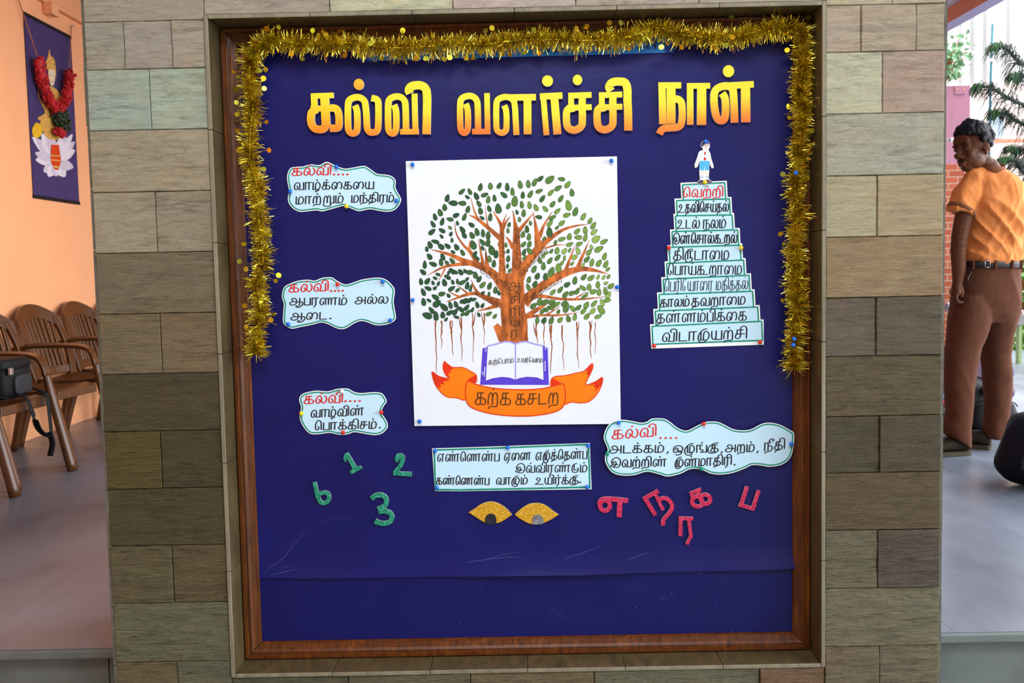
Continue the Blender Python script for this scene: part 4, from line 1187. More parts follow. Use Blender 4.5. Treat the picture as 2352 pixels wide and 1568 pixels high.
    # leaves
    LV1 = "615,435 693,435 800,390 900,380 988,375 1068,388 1197,365 1278,358 1342,342 1400,305 1495,315b 1610,310 1673,365 1715,445 1605,505 1578,400 1505,445 1388,430 1300,460 1223,470 1120,435 1033,468 940,500 878,515 842,468 758,480 668,490s 617,552 525,550b 468,500 442,593 397,645 345,688 325,760 315,838 418,735 495,712 557,672 640,688 675,612 783,555 800,628 887,605 978,605b 898,690 815,698s 1080,578 1143,530b 1213,565 1290,570 1355,595 1448,608 1523,560 1420,505 1570,630 1520,695 1680,572b 1750,635b 1665,670 1830,685 1897,727 1930,775 1848,820 1768,832 1937,840 1690,885 1778,893 1850,893 1957,910b 2037,935 1985,1010b 1910,990s 1790,958 1693,963 1615,910 1550,945s 1490,840b 1437,905s 1567,795s 1615,750 1495,752 1382,690 1300,750s 1265,810 1225,862 1285,888 1232,962 1290,960 1237,1040 1290,1028 1240,1095s 1165,640s 1232,650 1190,713s 1087,765s 1075,825s 710,768 618,815 570,750s 495,795s 415,825 505,858s 410,883s 637,870 715,872 765,838 825,850 877,873 727,968b 818,940 875,945 820,1000s 912,1020b 957,1062 890,1108 935,1155 745,1060 770,1103s 560,990 470,980 515,920s 405,985 347,935 295,968 263,1010s 525,1038s 620,1045 290,1085 422,1088 405,1143 463,1145s 517,1128 325,1160 243,1165 225,1240 205,1335 270,1330 345,1300s 373,1263s 325,1347s 380,1355s 470,1290 518,1230 555,1240s 602,1240 648,1230s 483,1243s 697,1243 750,1270 788,1310 620,1343 570,1333s 522,1340s 667,1310s 668,1375 440,1345 275,1403 345,1400s 228,1440 823,1368 892,1378 950,1420 707,1385s 512,1405 572,1420s 700,1413s 415,1458 480,1475s 348,1490 825,1450s 885,1458s 985,1450s 1075,1030s 1077,1105 1070,1178s 1092,1225s 1055,968s 1395,1122 1495,1125 1460,1050s 1510,1030s 1567,1025 1640,1030 1573,1095 1640,1100s 1430,1078s 1430,1180 1337,1210 1580,1198b 1615,1150s 1717,1155s 1742,1090 1775,1025 1693,1020s 1865,1112 1915,1145 1985,1150 2042,1082 2055,1160 1825,1170s 2075,1212s 1885,1043 1510,1238b 1450,1285 1370,1280 1285,1315 1345,1360 1278,1390 1835,1290 1907,1297 1977,1288s 2033,1292s 2082,1285s 1745,1323 1668,1365 1600,1415 1525,1440 1650,1465 1715,1450 1770,1430 1823,1398 1887,1390 1975,1365 2055,1350s 2105,1378 1930,1435 1987,1440 2050,1428 2080,1468 1860,1465s 1828,1490s"
    LV2 = "238,238 292,222s 375,255b 445,290b 513,270 570,262 628,233s 665,228 712,220 757,212s 790,268 682,295 620,313 845,275s 320,325 275,378b 365,383b 435,372 510,348 565,340 690,350 740,318s 640,365s 805,368s 910,360 972,385s 470,418s 575,395s 1370,278 1432,235 1485,240 1555,240 1608,262 1512,310 1465,330 1562,288 1685,255 1705,295b 1770,305 1833,295 1625,338s 1885,330 1913,270 1993,255 2075,245 2130,220 1980,330 2063,318b 1920,385 2035,388 1795,392 1727,410 1645,422 1553,428 1478,428 1408,424"
    lf = Flat(YP)
    ln = Flat(YP)
    for src, f in ((LV1, g1), (LV2, g2)):
        for tk in src.split():
            big = {'b': 1.35, 's': 0.68}.get(tk[-1], 1.0)
            x, y = (float(v) for v in tk.rstrip('bs').split(','))
            cx, cy = f(x, y)
            k = max(-1.0, min(1.0, (cx - 1170) / 150))
            ang = (1.05 if k < -0.35 else -1.0 if k > 0.35 else 1.5) + random.gauss(0, 0.42)
            if cy > 640 and cx < 1170 and random.random() < 0.6: ang = -0.85 + random.gauss(0, 0.3)
            if random.random() < 0.12: ang = -ang
            if k > -0.3: ang += math.pi if math.sin(ang) > 0 else 0
            elif math.sin(ang) > 0: ang += math.pi
            ln_, wd = 8.6 * big * random.uniform(0.9, 1.12), 5.0 * big * random.uniform(0.9, 1.15)
            pts = []
            for k in range(14):
                q = 2 * math.pi * k / 14
                r = wd * (math.sin(q)) * (0.95 + 0.25 * math.cos(q + math.pi))
                u = ln_ * math.cos(q)
                pts.append((cx + u * math.cos(ang) - r * math.sin(ang), cy + u * math.sin(ang) + r * math.cos(ang)))
            t = (cx - 1000) / 380 + random.gauss(0, 0.16) - max(0, (cy - 600) / 900)
            lf.poly(pts, max(0, min(4, int(t * 3.6 + 0.4))), 0.0005 + random.random() * 0.0001)
            ln.strip(pts, 0.7, 0, 0.0007, closed=True)
    lf.build('painted_leaves', LEAFM, o)['label'] = 'dark to pale green painted leaves'
    ln.build('leaf_outlines', M_LEAFLINE, o)
    # book
    bo = Flat(YP)
    bo.poly(mapped(g2, [(820, 1090), (845, 715), (890, 705), (1480, 690), (1515, 715), (1527, 1092)]), 0, 0.0005)
    lp = mapped(g2, [(895, 692), (985, 672), (1070, 647), (1130, 650), (1183, 672), (1183, 1040), (1120, 1018), (1040, 1012), (950, 1025), (875, 1050)])
    rp = mapped(g2, [(1183, 672), (1230, 652), (1290, 645), (1380, 672), (1466, 690), (1475, 1045), (1400, 1016), (1300, 1010), (1230, 1022), (1183, 1040)])
    for p in (lp, rp): bo.poly(p, 1, 0.0007)
    for p in (lp[:5], rp[:5]): bo.strip(p, 3.4, 2, 0.0009)
    bo.strip([lp[4], lp[5]], 3.0, 2, 0.0009); bo.strip([lp[0], lp[9]], 1.4, 0, 0.0009); bo.strip([rp[4], rp[5]], 1.4, 0, 0.0009); bo.strip(lp[5:], 1.2, 0, .0009); bo.strip(rp[5:], 1.2, 0, .0009)
    for a, b in (((842, 955), (846, 985)), ((868, 905), (862, 1005)), ((880, 715), (876, 750)), ((1488, 845), (1486, 950)), ((1490, 700), (1493, 730))):
        bo.strip([g2(*a), g2(*b)], 1.8, 1, 0.0010)
    ob = bo.build('painted_book', [M_PURPLE, M_POSTER, M_LILAC], o)
    ob['label'] = 'open book painted in purple'
    for a in (('கற்போம்', *g2(905, 884), *g2(1165, 862), 9.5), ('உயர்வோம்', *g2(1198, 855), *g2(1462, 860), 8.5)):
        t = Flat(YP); write(t, *a, 1.5, 0, 0.0012); t.build('lettering', M_BLACK, ob)
    # ribbon banner
    rb = Flat(YP)
    ctr = spline(mapped(g2, [(690, 1055), (780, 1085), (900, 1115), (1080, 1135), (1300, 1140), (1480, 1125), (1600, 1095), (1675, 1085), (1696, 1180), (1680, 1300), (1600, 1365), (1400, 1405), (1180, 1412), (950, 1390), (780, 1345), (695, 1290), (668, 1180)]), 4, True)
    lt = spline(mapped(g2, [(325, 958), (400, 1005), (500, 1022), (462, 985), (437, 910), (455, 850), (500, 900), (560, 912), (640, 912), (720, 950), (780, 992), (776, 1065), (700, 1040), (672, 1120), (668, 1245), (580, 1225), (480, 1215), (400, 1150), (350, 1070)]), 4, True)
    rg = spline(mapped(g2, [(1550, 1040), (1590, 1005), (1690, 995), (1800, 970), (1890, 948), (1970, 872), (1975, 930), (1905, 1085), (2000, 1060), (2077, 1015), (2070, 1090), (2020, 1190), (1940, 1262), (1850, 1278), (1760, 1268), (1688, 1290), (1695, 1180), (1668, 1088), (1555, 1110)]), 4, True)
    rb.poly(lt, 0, 0.0005); rb.poly(rg, 0, 0.0005)
    for tri in ([(325, 958), (400, 1008), (515, 1042), (440, 1058), (455, 1090), (405, 1080), (420, 1115), (385, 1120), (350, 1070)], [(437, 905), (455, 850), (548, 918), (505, 950), (525, 960), (488, 975), (512, 1035), (462, 985)],
                [(1970, 872), (1975, 930), (1925, 1045), (1890, 1100), (1938, 990), (1912, 985), (1925, 945), (1890, 948)], [(2077, 1015), (2070, 1090), (1990, 1170), (2012, 1120), (1985, 1110), (2000, 1088), (1898, 1098), (2000, 1062)],
                [(690, 1058), (705, 1025), (782, 985), (778, 1072)], [(1548, 1035), (1570, 1022), (1672, 1086), (1556, 1112)]):
        rb.poly(mapped(g2, tri), 1, 0.0007)
    rb.poly(ctr, 0, 0.0009)
    for p in (lt, rg): rb.strip(p, 1.9, 1, 0.0008, closed=True)
    rb.strip(ctr, 2.4, 1, 0.0011, closed=True)
    orb = rb.build('painted_ribbon', [M_ORANGE, M_REDP], o)
    orb['label'] = 'orange ribbon banner outlined in red'
    for a in (('கற்க', *g2(770, 1292), *g2(1135, 1298), 27), ('கசடற', *g2(1185, 1296), *g2(1625, 1282), 24)):
        t = Flat(YP); write(t, *a, 3.2, 0, 0.0014, nib=.2); t.build('lettering', M_INKSOFT, orb)
    # words along the branches
    t = Flat(YP)
    for ch, y, h, w in (('ஆ', 100, 18, 34), ('சி', 235, 16, 24), ('ரி', 365, 17, 24), ('ய', 470, 16, 24), ('ர்', 590, 18, 20)):
        x = 1180
        write(t, ch, *g2(x - w * 2.0, y + 15), *g2(x + w * 2.0, y + 15), h * 0.95, 2.4, 0, 0.0009)
    for s, a, b, h in (('விஞ்ஞானி', (725, 1165), (1040, 1400), 11), ('மாலுமி', (1040, 1225), (1030, 935), 9), ('பொறியாளர்', (1195, 1205), (1195, 800), 9), ('வழக்கறிஞர்', (1205, 1285), (1470, 1010), 9), ('மருத்துவர்', (1270, 1545), (1625, 1320), 9)):
        t.build('lettering', M_INKSOFT, o); t = Flat(YP)
        write(t, s, *g1(*a), *g1(*b), h, 1.4, 0, 0.0009, perp=True)
    t.build('lettering', M_INKSOFT, o); t = Flat(YP)
    write(t, 'விமானி', *g2(770, 160), *g2(1020, 310), 9, 1.4, 0, 0.0009, perp=True)
    t.build('lettering', M_INKSOFT, o)
poster()

# ------------------------------------------------------------------ paper schoolboy on top of the chart
def paper_boy():
    Y = YB - 0.0034
    mk = lambda n, c: mat(n, c, 0.6, var=0.05, scale=60, spec=0.25)
    b = Flat(Y)
    b.poly(mapped(fA, [(705, 135), (706, 100), (725, 72), (762, 60), (800, 75), (814, 110), (806, 150), (795, 175), (815, 205), (828, 270), (858, 365), (850, 385), (832, 385), (815, 350), (806, 300), (806, 410), (798, 480), (800, 510), (842, 545), (838, 562), (755, 562), (660, 568), (662, 552), (696, 515), (692, 480), (688, 405), (694, 300), (668, 372), (638, 382), (632, 345), (665, 260), (682, 200), (700, 182), (735, 172), (716, 140)]), 0, 0, 0.0006)
    o = b.build('paper_schoolboy', [M_CARDEDGE])
    tag(o, 'small paper cutout of a schoolboy in blue shorts standing on the stepped chart', 'paper figure')
    def bit(name, m, *polys, off=0.0003):
        q = Flat(Y)
        for p in polys: q.poly(mapped(fA, p), 0, off)
        return q.build(name, m, o)
    bit('skin', mk('pale_skin_print', (244, 228, 218)), [(728, 130), (745, 110), (790, 100), (800, 125), (796, 155), (772, 176), (742, 162)], [(690, 255), (704, 260), (690, 310), (668, 345), (662, 372), (640, 376), (636, 348), (668, 290)], [(802, 265), (818, 262), (838, 325), (853, 366), (845, 382), (830, 372), (822, 345)],
        [(697, 405), (742, 410), (734, 485), (700, 485)], [(756, 410), (800, 405), (795, 485), (762, 485)])
    bit('hair', mk('dark_purple_hair', (78, 60, 110)), [(710, 134), (709, 100), (728, 74), (762, 63), (796, 76), (808, 104), (806, 122), (790, 98), (745, 108), (726, 140)], off=0.0005)
    bit('shirt', mk('white_shirt_print', (226, 240, 248)), [(706, 190), (738, 182), (765, 196), (795, 184), (812, 210), (820, 258), (804, 268), (804, 302), (697, 302), (702, 258), (682, 250), (690, 212)])
    bit('tie', M_RED, [(746, 196), (764, 196), (762, 228), (746, 238)], [(742, 262), (764, 262), (770, 280), (756, 299), (738, 284)], off=0.0005)
    bit('shorts', mk('sky_blue_shorts', (84, 186, 240)), [(697, 300), (803, 300), (804, 408), (756, 412), (750, 350), (744, 412), (688, 406)], off=0.0005)
    bit('socks', mk('sock_stripe', (110, 150, 220)), [(700, 486), (736, 486), (736, 494), (700, 494)], [(760, 484), (795, 484), (795, 492), (760, 492)], off=0.0005)
    bit('shoes', mk('mauve_shoes', (98, 78, 104)), [(662, 564), (666, 550), (700, 520), (732, 522), (736, 560)], [(752, 522), (794, 515), (840, 548), (832, 560), (764, 560)], off=0.0005)
    e = Flat(Y)
    for x, y in ((762, 132), (786, 130)): e.dot(fA(x, y), 0.7, 0.5, 0, 0.0006, n=8)
    e.strip([fA(764, 158), fA(780, 157)], 0.6, 0, 0.0006)
    e.build('face_marks', M_BLACK, o)
paper_boy()

# ------------------------------------------------------------------ blue name strip under the tinsel
def strip_sign():
    Y = YB - 0.003
    s = Flat(Y)
    s.poly([(825, 108), (1548, 84), (1548, 121), (825, 141)], 0, 0, 0.0015)
    o = s.build('name_strip', [mat('royal_blue_card', (16, 70, 168), 0.5, var=0.04)])
    tag(o, 'long blue paper strip half hidden behind the gold tinsel at the top', 'paper strip')
    c = Flat(Y); c.poly([(847, 109), (1527, 86), (1527, 121), (847, 140)], 0, 0.0003)
    c.build('strip_face', mat('bright_blue_paper', (34, 132, 214), 0.5, var=0.06, scale=30), o)
    t = Flat(Y)
    for pts in ([(1258, 84), (1259, 119)], [(1275, 84), (1276, 118), (1292, 112), (1297, 98), (1290, 86), (1275, 84)], [(1100, 121), (1107, 92), (1118, 120)], [(1134, 122), (1134, 96), (1150, 120), (1150, 94)], [(1452, 112), (1462, 82), (1472, 111)], [(1488, 112), (1488, 82), (1505, 110), (1505, 82)], [(1400, 114), (1400, 86), (1414, 112)], [(985, 124), (985, 100), (1000, 100)], [(1020, 123), (1030, 98), (1040, 122)], [(1180, 119), (1180, 94), (1198, 116)]):
        t.strip(pts, 5, 0, 0.0006)
    t.build('lettering', mat('navy_paint', (18, 40, 110), 0.6), o)
strip_sign()

# ------------------------------------------------------------------ pins
def pins(f, where, lst, y=None):
    for x, y_, c, l in lst:
        pin(*f(x, y_), c, l + ' ' + where, y)
pins(f1, 'the topmost wavy card at the left', [(1040, 180, 'blue', 'blue pin on the upper edge of'), (207, 622, 'blue', 'blue pin at the left edge of'), (2118, 790, 'blue', 'blue pin at the right end of'), (1220, 893, 'yellow', 'yellow pin on the lower edge of')])
pins(f2, 'the middle wavy card at the left', [(1140, 258, 'red', 'red pin on the upper edge of'), (1950, 210, 'blue', 'blue pin at the upper right of'), (2090, 905, 'blue', 'blue pin at the lower right of'), (250, 978, 'blue', 'blue pin at the lower left of')])
pins(f3, 'the lowest wavy card at the left', [(1130, 180, 'white', 'white pin on the upper edge of'), (217, 678, 'yellow', 'yellow pin at the left edge of'), (2018, 655, 'red', 'red pin at the right edge of'), (1157, 1107, 'red', 'red pin on the lower edge of')])
pins(f4, 'the long wavy card', [(255, 152, 'blue', 'blue pin at the upper left of'), (1233, 165, 'red', 'red pin on the upper edge of'), (125, 507, 'green', 'green pin at the left edge of'), (1205, 682, 'green', 'green pin on the lower edge of'), (2240, 397, 'blue', 'blue pin at the right end of')], Y4)
pins(f5, 'the rectangular couplet card', [(163, 195, 'blue', 'blue pin at the upper left corner of'), (1097, 155, 'blue', 'blue pin at the middle of the upper edge of'), (2133, 130, 'blue', 'blue pin at the upper right corner of'), (187, 672, 'blue', 'blue pin at the lower left corner of'), (2118, 662, 'blue', 'blue pin at the lower right corner of')])
pins(fA, 'the stepped chart', [(755, 550, 'yellow', 'yellow pin between the paper boy and'), (335, 1310, 'red', 'red pin at the left edge halfway up'), (1175, 1310, 'yellow', 'yellow pin at the right edge halfway up')], YB - 0.004)
pins(fA, 'the paper schoolboy', [(762, 75, 'blue', 'blue pin through the hair of')], YB - 0.004)
pins(fB, 'the stepped chart', [(213, 1397, 'red', 'red pin at the lower left corner of'), (1802, 1343, 'red', 'red pin at the lower right corner of')])
pins(g1, 'the tree poster', [(120, 165, 'blue', 'blue pin at the upper left corner of'), (2110, 127, 'blue', 'blue pin at the upper right corner of')])
pins(g1, 'the tree poster', [(122, 1520, 'blue', 'blue pin at the left edge of'), (2167, 1390, 'blue', 'blue pin at the right edge of')], YP(0, 680))
pins(g2, 'the tree poster', [(196, 1468, 'blue', 'blue pin at the lower left corner of')], YP(0, 968))

# ------------------------------------------------------------------ gold tinsel garland
def tinsel():
    t = NT('gold_foil')
    n = t.noise(t.coords(), 45, 2)
    c = t.ramp(n, [(0.3, (0.44, 0.29, 0.012)), (0.5, (0.74, 0.58, 0.045)), (0.7, (0.92, 0.84, 0.16))])
    t.l(c, t.b.inputs['Base Color']); t.b.inputs['Metallic'].default_value = 0.92; t.b.inputs['Roughness'].default_value = 0.24
    MG = t.m
    M_SQ = [mat('gold_sequin', c, 0.22, metal=0.85, var=0.1) for c in ((216, 196, 40), (226, 172, 30), (190, 190, 60))]
    path = [(588, 812), (590, 760), (598, 700), (590, 650), (604, 600), (598, 540), (592, 480), (588, 420), (574, 360), (576, 290), (580, 240), (574, 190), (574, 140), (588, 108), (625, 92), (680, 100), (740, 106), (800, 104), (860, 112), (920, 115), (980, 112), (1040, 105), (1100, 108), (1160, 101), (1220, 96), (1280, 96), (1340, 98), (1400, 96), (1450, 88), (1510, 70), (1570, 80), (1630, 86), (1690, 84), (1740, 72), (1790, 62), (1832, 66), (1846, 100), (1845, 150), (1838, 200), (1843, 250), (1838, 310), (1836, 370), (1826, 430), (1833, 490), (1825, 560), (1829, 610), (1826, 660), (1833, 700), (1826, 760), (1823, 800), (1824, 846)]
    YT = YB - 0.046
    path = [(x, y - 5) if 720 < x < 1560 else (x, y) for x, y in path]
    core = [P(x, y, YT) for x, y in spline(path, 6)]
    root = empty('tinsel_garland', P(1200, 100, YT))
    tag(root, 'gold tinsel garland with foil discs draped along the top and both sides of the board', 'garland')
    mb = MB()
    mb.tube(core, 0.0016, 6, 0)
    mb.build('cord', MG, root)
    rr = random.Random(11)
    mb = MB()
    N = 21000
    for k in range(N):
        u = rr.random() * (len(core) - 1.001)
        i = int(u)
        p = core[i].lerp(core[i + 1], u - i)
        tg = (core[i + 1] - core[i]).normalized()
        ring = 0.92 + 0.22 * math.sin(u * 1.15) * math.sin(u * 0.37 + 1)
        a = rr.uniform(0, 2 * math.pi)
        side = tg.cross(Vector((0, 1, 0))).normalized()
        d = (side * math.cos(a) + Vector((0, 1, 0)) * math.sin(a) + tg * rr.gauss(0, 0.28)).normalized()
        if d.y > 0.1: d.y *= 0.15; d.normalize()
        ln_ = rr.uniform(0.015, 0.036) * ring * (1.15 if rr.random() < .1 else 1)
        w = rr.uniform(0.0006, 0.0012)
        b = d.cross(Vector((rr.gauss(0, 1), rr.gauss(0, 1), rr.gauss(0, 1)))).normalized() * w
        cv = Vector((rr.gauss(0, 1), rr.gauss(0, 1), rr.gauss(0, 1))) * ln_ * 0.12
        cv.z -= ln_ * 0.06
        m1 = p + d * ln_ * 0.55 + cv * 0.4
        e1 = p + d * ln_ + cv
        tw = d * 0 + b.cross(d) * rr.uniform(-1, 1)
        b2 = (b + tw).normalized() * w
        vs = [p - b, p + b, m1 + b2, m1 - b2, e1 + b * 0.8, e1 - b * 0.8]
        if max(v.y for v in vs) > YB - 0.0265:
            vs = [Vector((v.x, min(v.y, YB - 0.0265), v.z)) for v in vs]
        mb.add(vs, [(0, 1, 2, 3), (3, 2, 4, 5)], 0)
    s = mb.build('tinsel_strands', MG, root)
    s['kind'] = 'stuff'
    # foil discs
    given = "640,62 612,66 597,162 545,118 536,165 543,235 540,205 605,180 607,203 545,262 612,280 610,160 548,345 618,345 605,388 560,330 545,300 620,540 640,632 633,645 565,618 572,655 582,658 600,690 628,722 622,735 565,750 598,668 562,702 550,600 560,560 669,124 695,136 749,124 792,127 828,128 718,70 748,78 850,100 735,78 780,72 907,129 876,134 955,134 978,134 1020,135 1033,132 1048,128 1071,133 1086,134 1105,120 1154,124 1171,125 1204,121 1222,110 1238,122 994,82 925,70 952,100 1115,70 1130,64 1212,64 1226,68 1342,62 1348,60 1322,112 1348,116 1400,52 1426,52 1415,114 1445,112 1480,88 1515,92 1532,100 1519,108 1558,92 1566,108 1588,95 1620,106 1640,110 1680,38 1730,94 1682,85 1668,104 1808,92 1808,115 1857,40 1812,244 1813,270 1858,243 1865,300 1850,330 1798,400 1855,410 1793,537 1800,560 1797,690 1854,728 1821,747 1794,793 1789,831 1800,671 1845,715 1855,846 1824,863 1848,800 1795,697"
    for k, tk in enumerate(given.split()[:98]):
        x, y = (float(v) for v in tk.split(','))
        dep = rr.uniform(0.036, 0.070)
        c = P(x, y, YB - dep)
        nr = Vector((rr.gauss(0, 0.45), -1, rr.gauss(0.1, 0.45))).normalized()
        a = nr.cross(Vector((0, 0, 1))).normalized(); b = nr.cross(a)
        r = rr.uniform(0.0058, 0.0072)
        mb = MB()
        rng = [c + a * (math.cos(q) * r) + b * (math.sin(q) * r) for q in (2 * math.pi * j / 16 for j in range(16))]
        n = len(rng)
        mb.add(rng + [v - nr * 0.0004 for v in rng], [tuple(range(n - 1, -1, -1)), tuple(range(n, 2 * n))] + [(j, (j + 1) % n, n + (j + 1) % n, n + j) for j in range(n)])
        near = min(core, key=lambda q: (q - c).length)
        mb.tube([c, near], 0.0005, 4)
        mb.build('foil_disc', M_SQ[k % 3], root)
    for x, y, l in ((1824, 778, 'upper of two blue pins in the lower end of the right hand tinsel'), (1822, 792, 'lower of two blue pins in the lower end of the right hand tinsel'), (1828, 397, 'blue pin halfway down the tinsel beside the stepped chart')):
        pin(x, y, 'blue', l, YT - 0.018)
tinsel()
# ------------------------------------------------------------------ left side: chairs, banner, garland, pipe
M_CHAIR = mat('brown_moulded_plastic', (88, 50, 17), 0.30, var=0.18, scale=14, stretch=(1, 6, 0.6), spec=0.5)

def make_chair():
    """armchair facing +x, origin on the floor under the middle of the seat"""
    root = empty('plastic_armchair', (0, 0, 0))
    # seat
    mb = MB()
    rings = []
    for k in range(9):
        u = k / 8
        x = -0.21 + 0.45 * u
        hw = 0.195 + 0.035 * math.sin(math.pi * min(1, u * 0.9 + 0.1)) * 1.0
        z = 0.415 + 0.012 * u - 0.018 * math.sin(math.pi * u) - (0.022 if k == 8 else 0)
        pts = []
        for s in range(-6, 7):
            v = s / 6
            pts.append(Vector((x, hw * v, z + 0.016 * v * v)))
        pts += [Vector((p.x, p.y * 0.985, p.z - 0.03 + (0.01 if abs(p.y) > hw * 0.9 else 0))) for p in reversed(pts)]
        rings.append(pts)
    mb.loft(rings)
    mb.box((0.225, -0.2, 0.37), (0.245, 0.2, 0.42))
    mb.build('seat', M_CHAIR, root, local=True, bevel=0.006)
    # backrest with vertical slats
    mb = MB()
    def bk(v, h):                              # v across, h height above floor
        t = (h - 0.40) / 0.50
        return Vector((-0.205 - 0.105 * t - 0.03 * t * t + 0.035 * (abs(v) / 0.24) ** 2, v, h))
    def bar(path, w, th):
        rings = []
        for i, p in enumerate(path):
            p = Vector(p); a = Vector(path[max(i - 1, 0)]); b = Vector(path[min(i + 1, len(path) - 1)])
            tg = (b - a).normalized()
            nx = Vector((1, 0, 0.32)).normalized()
            sd = tg.cross(nx).normalized()
            nn = sd.cross(tg).normalized()
            ww = w[i] if isinstance(w, list) else w
            rings.append([p + sd * ww + nn * th, p - sd * ww + nn * th, p - sd * ww - nn * th, p + sd * ww - nn * th])
        mb.loft(rings, smooth=False)
    for s in (-1, 1):
        bar([bk(s * (0.200 + 0.028 * math.sin(math.pi * k / 10)), 0.40 + 0.41 * k / 10) for k in range(11)], 0.034, 0.012)
    # arched top rail and lower rail
    top = []
    for k in range(13):
        v = -0.238 + 0.476 * k / 12
        top.append((v, 0.900 - 0.085 * (abs(v) / 0.222) ** 2.0, 0.805 - 0.060 * (abs(v) / 0.2) ** 2))
    rings = []
    for v, a, b in top:
        p, q = bk(v, a), bk(v, b)
        n = Vector((1, 0, 0.32)).normalized() * 0.012
        rings.append([p + n, q + n, q - n, p - n])
    mb.loft(rings, smooth=False)
    rings = []
    for k in range(9):
        v = -0.2 + 0.4 * k / 8
        p, q = bk(v, 0.485), bk(v, 0.43)
        n = Vector((1, 0, 0.32)).normalized() * 0.011
        rings.append([p + n, q + n, q - n, p - n])
    mb.loft(rings, smooth=False)
    for k in range(8):
        v = -0.145 + 0.29 * k / 7
        bar([bk(v * (1.0 + 0.08 * j / 5), 0.46 + (0.36 - 0.05 * (abs(v) / 0.15) ** 2) * j / 5) for j in range(6)], 0.0160, 0.008)
    mb.build('backrest', M_CHAIR, root, local=True, bevel=0.005)
    # armrests flow into the front legs
    for s in (-1, 1):
        mb = MB()
        y = s * 0.255
        arm = spline([(-0.30, s * 0.225, 0.625), (-0.20, s * 0.245, 0.645), (-0.05, s * 0.262, 0.650), (0.10, s * 0.262, 0.645), (0.175, y, 0.625), (0.205, y, 0.575), (0.215, y, 0.53)], 4)
        rings = []
        for i, p in enumerate(arm):
            a, b = Vector(arm[max(i - 1, 0)]), Vector(arm[min(i + 1, len(arm) - 1)])
            tg = (b - a).normalized()
            sd = Vector((0, 1, 0)); nn = sd.cross(tg).normalized()
            w = 0.030 - 0.004 * i / len(arm)
            rings.append([Vector(p) + sd * w + nn * 0.006, Vector(p) + sd * w * 0.6 + nn * 0.014, Vector(p) - sd * w * 0.6 + nn * 0.014, Vector(p) - sd * w + nn * 0.006, Vector(p) - sd * w - nn * 0.010, Vector(p) + sd * w - nn * 0.010])
        mb.loft(rings, smooth=False)
        mb.build('armrest', M_CHAIR, root, local=True, bevel=0.004)
        mb = MB()
        leg = spline([(0.214, y, 0.54, 0.022), (0.235, s * 0.252, 0.44, 0.026), (0.285, s * 0.250, 0.22, 0.029), (0.335, s * 0.250, 0.0, 0.031)], 4)
        mb.tube([p[:3] for p in leg], [p[3] for p in leg], 10, flat=0.8, upv=(1, 0, 0))
        mb.build('leg', M_CHAIR, root, local=True)
        mb = MB()
        leg = spline([(-0.19, s * 0.195, 0.41, 0.028), (-0.25, s * 0.215, 0.2, 0.026), (-0.30, s * 0.23, 0.0, 0.028)], 4)
        mb.tube([p[:3] for p in leg], [p[3] for p in leg], 10, flat=0.8, upv=(1, 0, 0))
        mb.build('leg', M_CHAIR, root, local=True)
    return root
CH0 = Vector((-2.700, 4.94, 0))
chair = make_chair()
labels = [(-0.60, 'brown plastic armchair cut off by the left picture edge, nearest the viewer'), (0, 'brown plastic armchair with a black bag on its seat'),
          (0.61, 'brown plastic armchair standing just beyond the one with the bag'), (1.22, 'brown plastic armchair second beyond the bag, with a fully visible slatted back'),
          (1.83, 'brown plastic armchair third beyond the bag, its back touching the pillar edge'), (2.44, 'farthest brown plastic armchair, mostly hidden by the stone pillar')]
for k, (dy, lb) in enumerate(labels):
    c = chair if k == 0 else copy_tree(chair)
    c.location = CH0 + Vector((0, dy, 0.0015))
    c.rotation_euler = (0, 0, -0.09 + random.uniform(-0.02, 0.02))
    c.scale = (1, 1, 0.94)
    tag(c, lb, 'chair', 'brown plastic armchairs along the orange wall')

# ---- bag on the chair
M_BAG = mat('black_nylon', (13, 14, 17), 0.6, var=0.25, scale=60, bump=0.25, bscale=300, spec=0.25)
M_BAG2 = mat('dark_grey_nylon', (28, 30, 36), 0.6, var=0.2, scale=60, bump=0.2, bscale=300)
def superbox(mb, c, r, n=4.0, seg=28, ring=16, wob=0.0, seed=0, mi=0, taper=0.0):
    vs, fs = [], []
    rr = Vector((seed * 3.1, seed * 1.7, 0))
    sg = lambda v, e: math.copysign(abs(v) ** e, v)
    e = 2.0 / n
    for i in range(ring + 1):
        th = -math.pi / 2 + math.pi * i / ring
        for j in range(seg):
            ph = 2 * math.pi * j / seg
            x, y, z = sg(math.cos(th), e) * sg(math.cos(ph), e), sg(math.cos(th), e) * sg(math.sin(ph), e), sg(math.sin(th), e)
            w = 1 + wob * noise.noise(Vector((x * 1.7, y * 1.7, z * 1.7)) + rr)
            k = 1 - taper * (z + 1) / 2
            vs.append((c[0] + r[0] * x * w * k, c[1] + r[1] * y * w * k, c[2] + r[2] * z * (1 + wob * 0.4 * noise.noise(Vector((x, y, 3)) + rr) if z > 0 else 1)))
    for i in range(ring):
        for j in range(seg):
            fs.append((i * seg + j, i * seg + (j + 1) % seg, (i + 1) * seg + (j + 1) % seg, (i + 1) * seg + j))
    mb.add(vs, fs, mi, True)
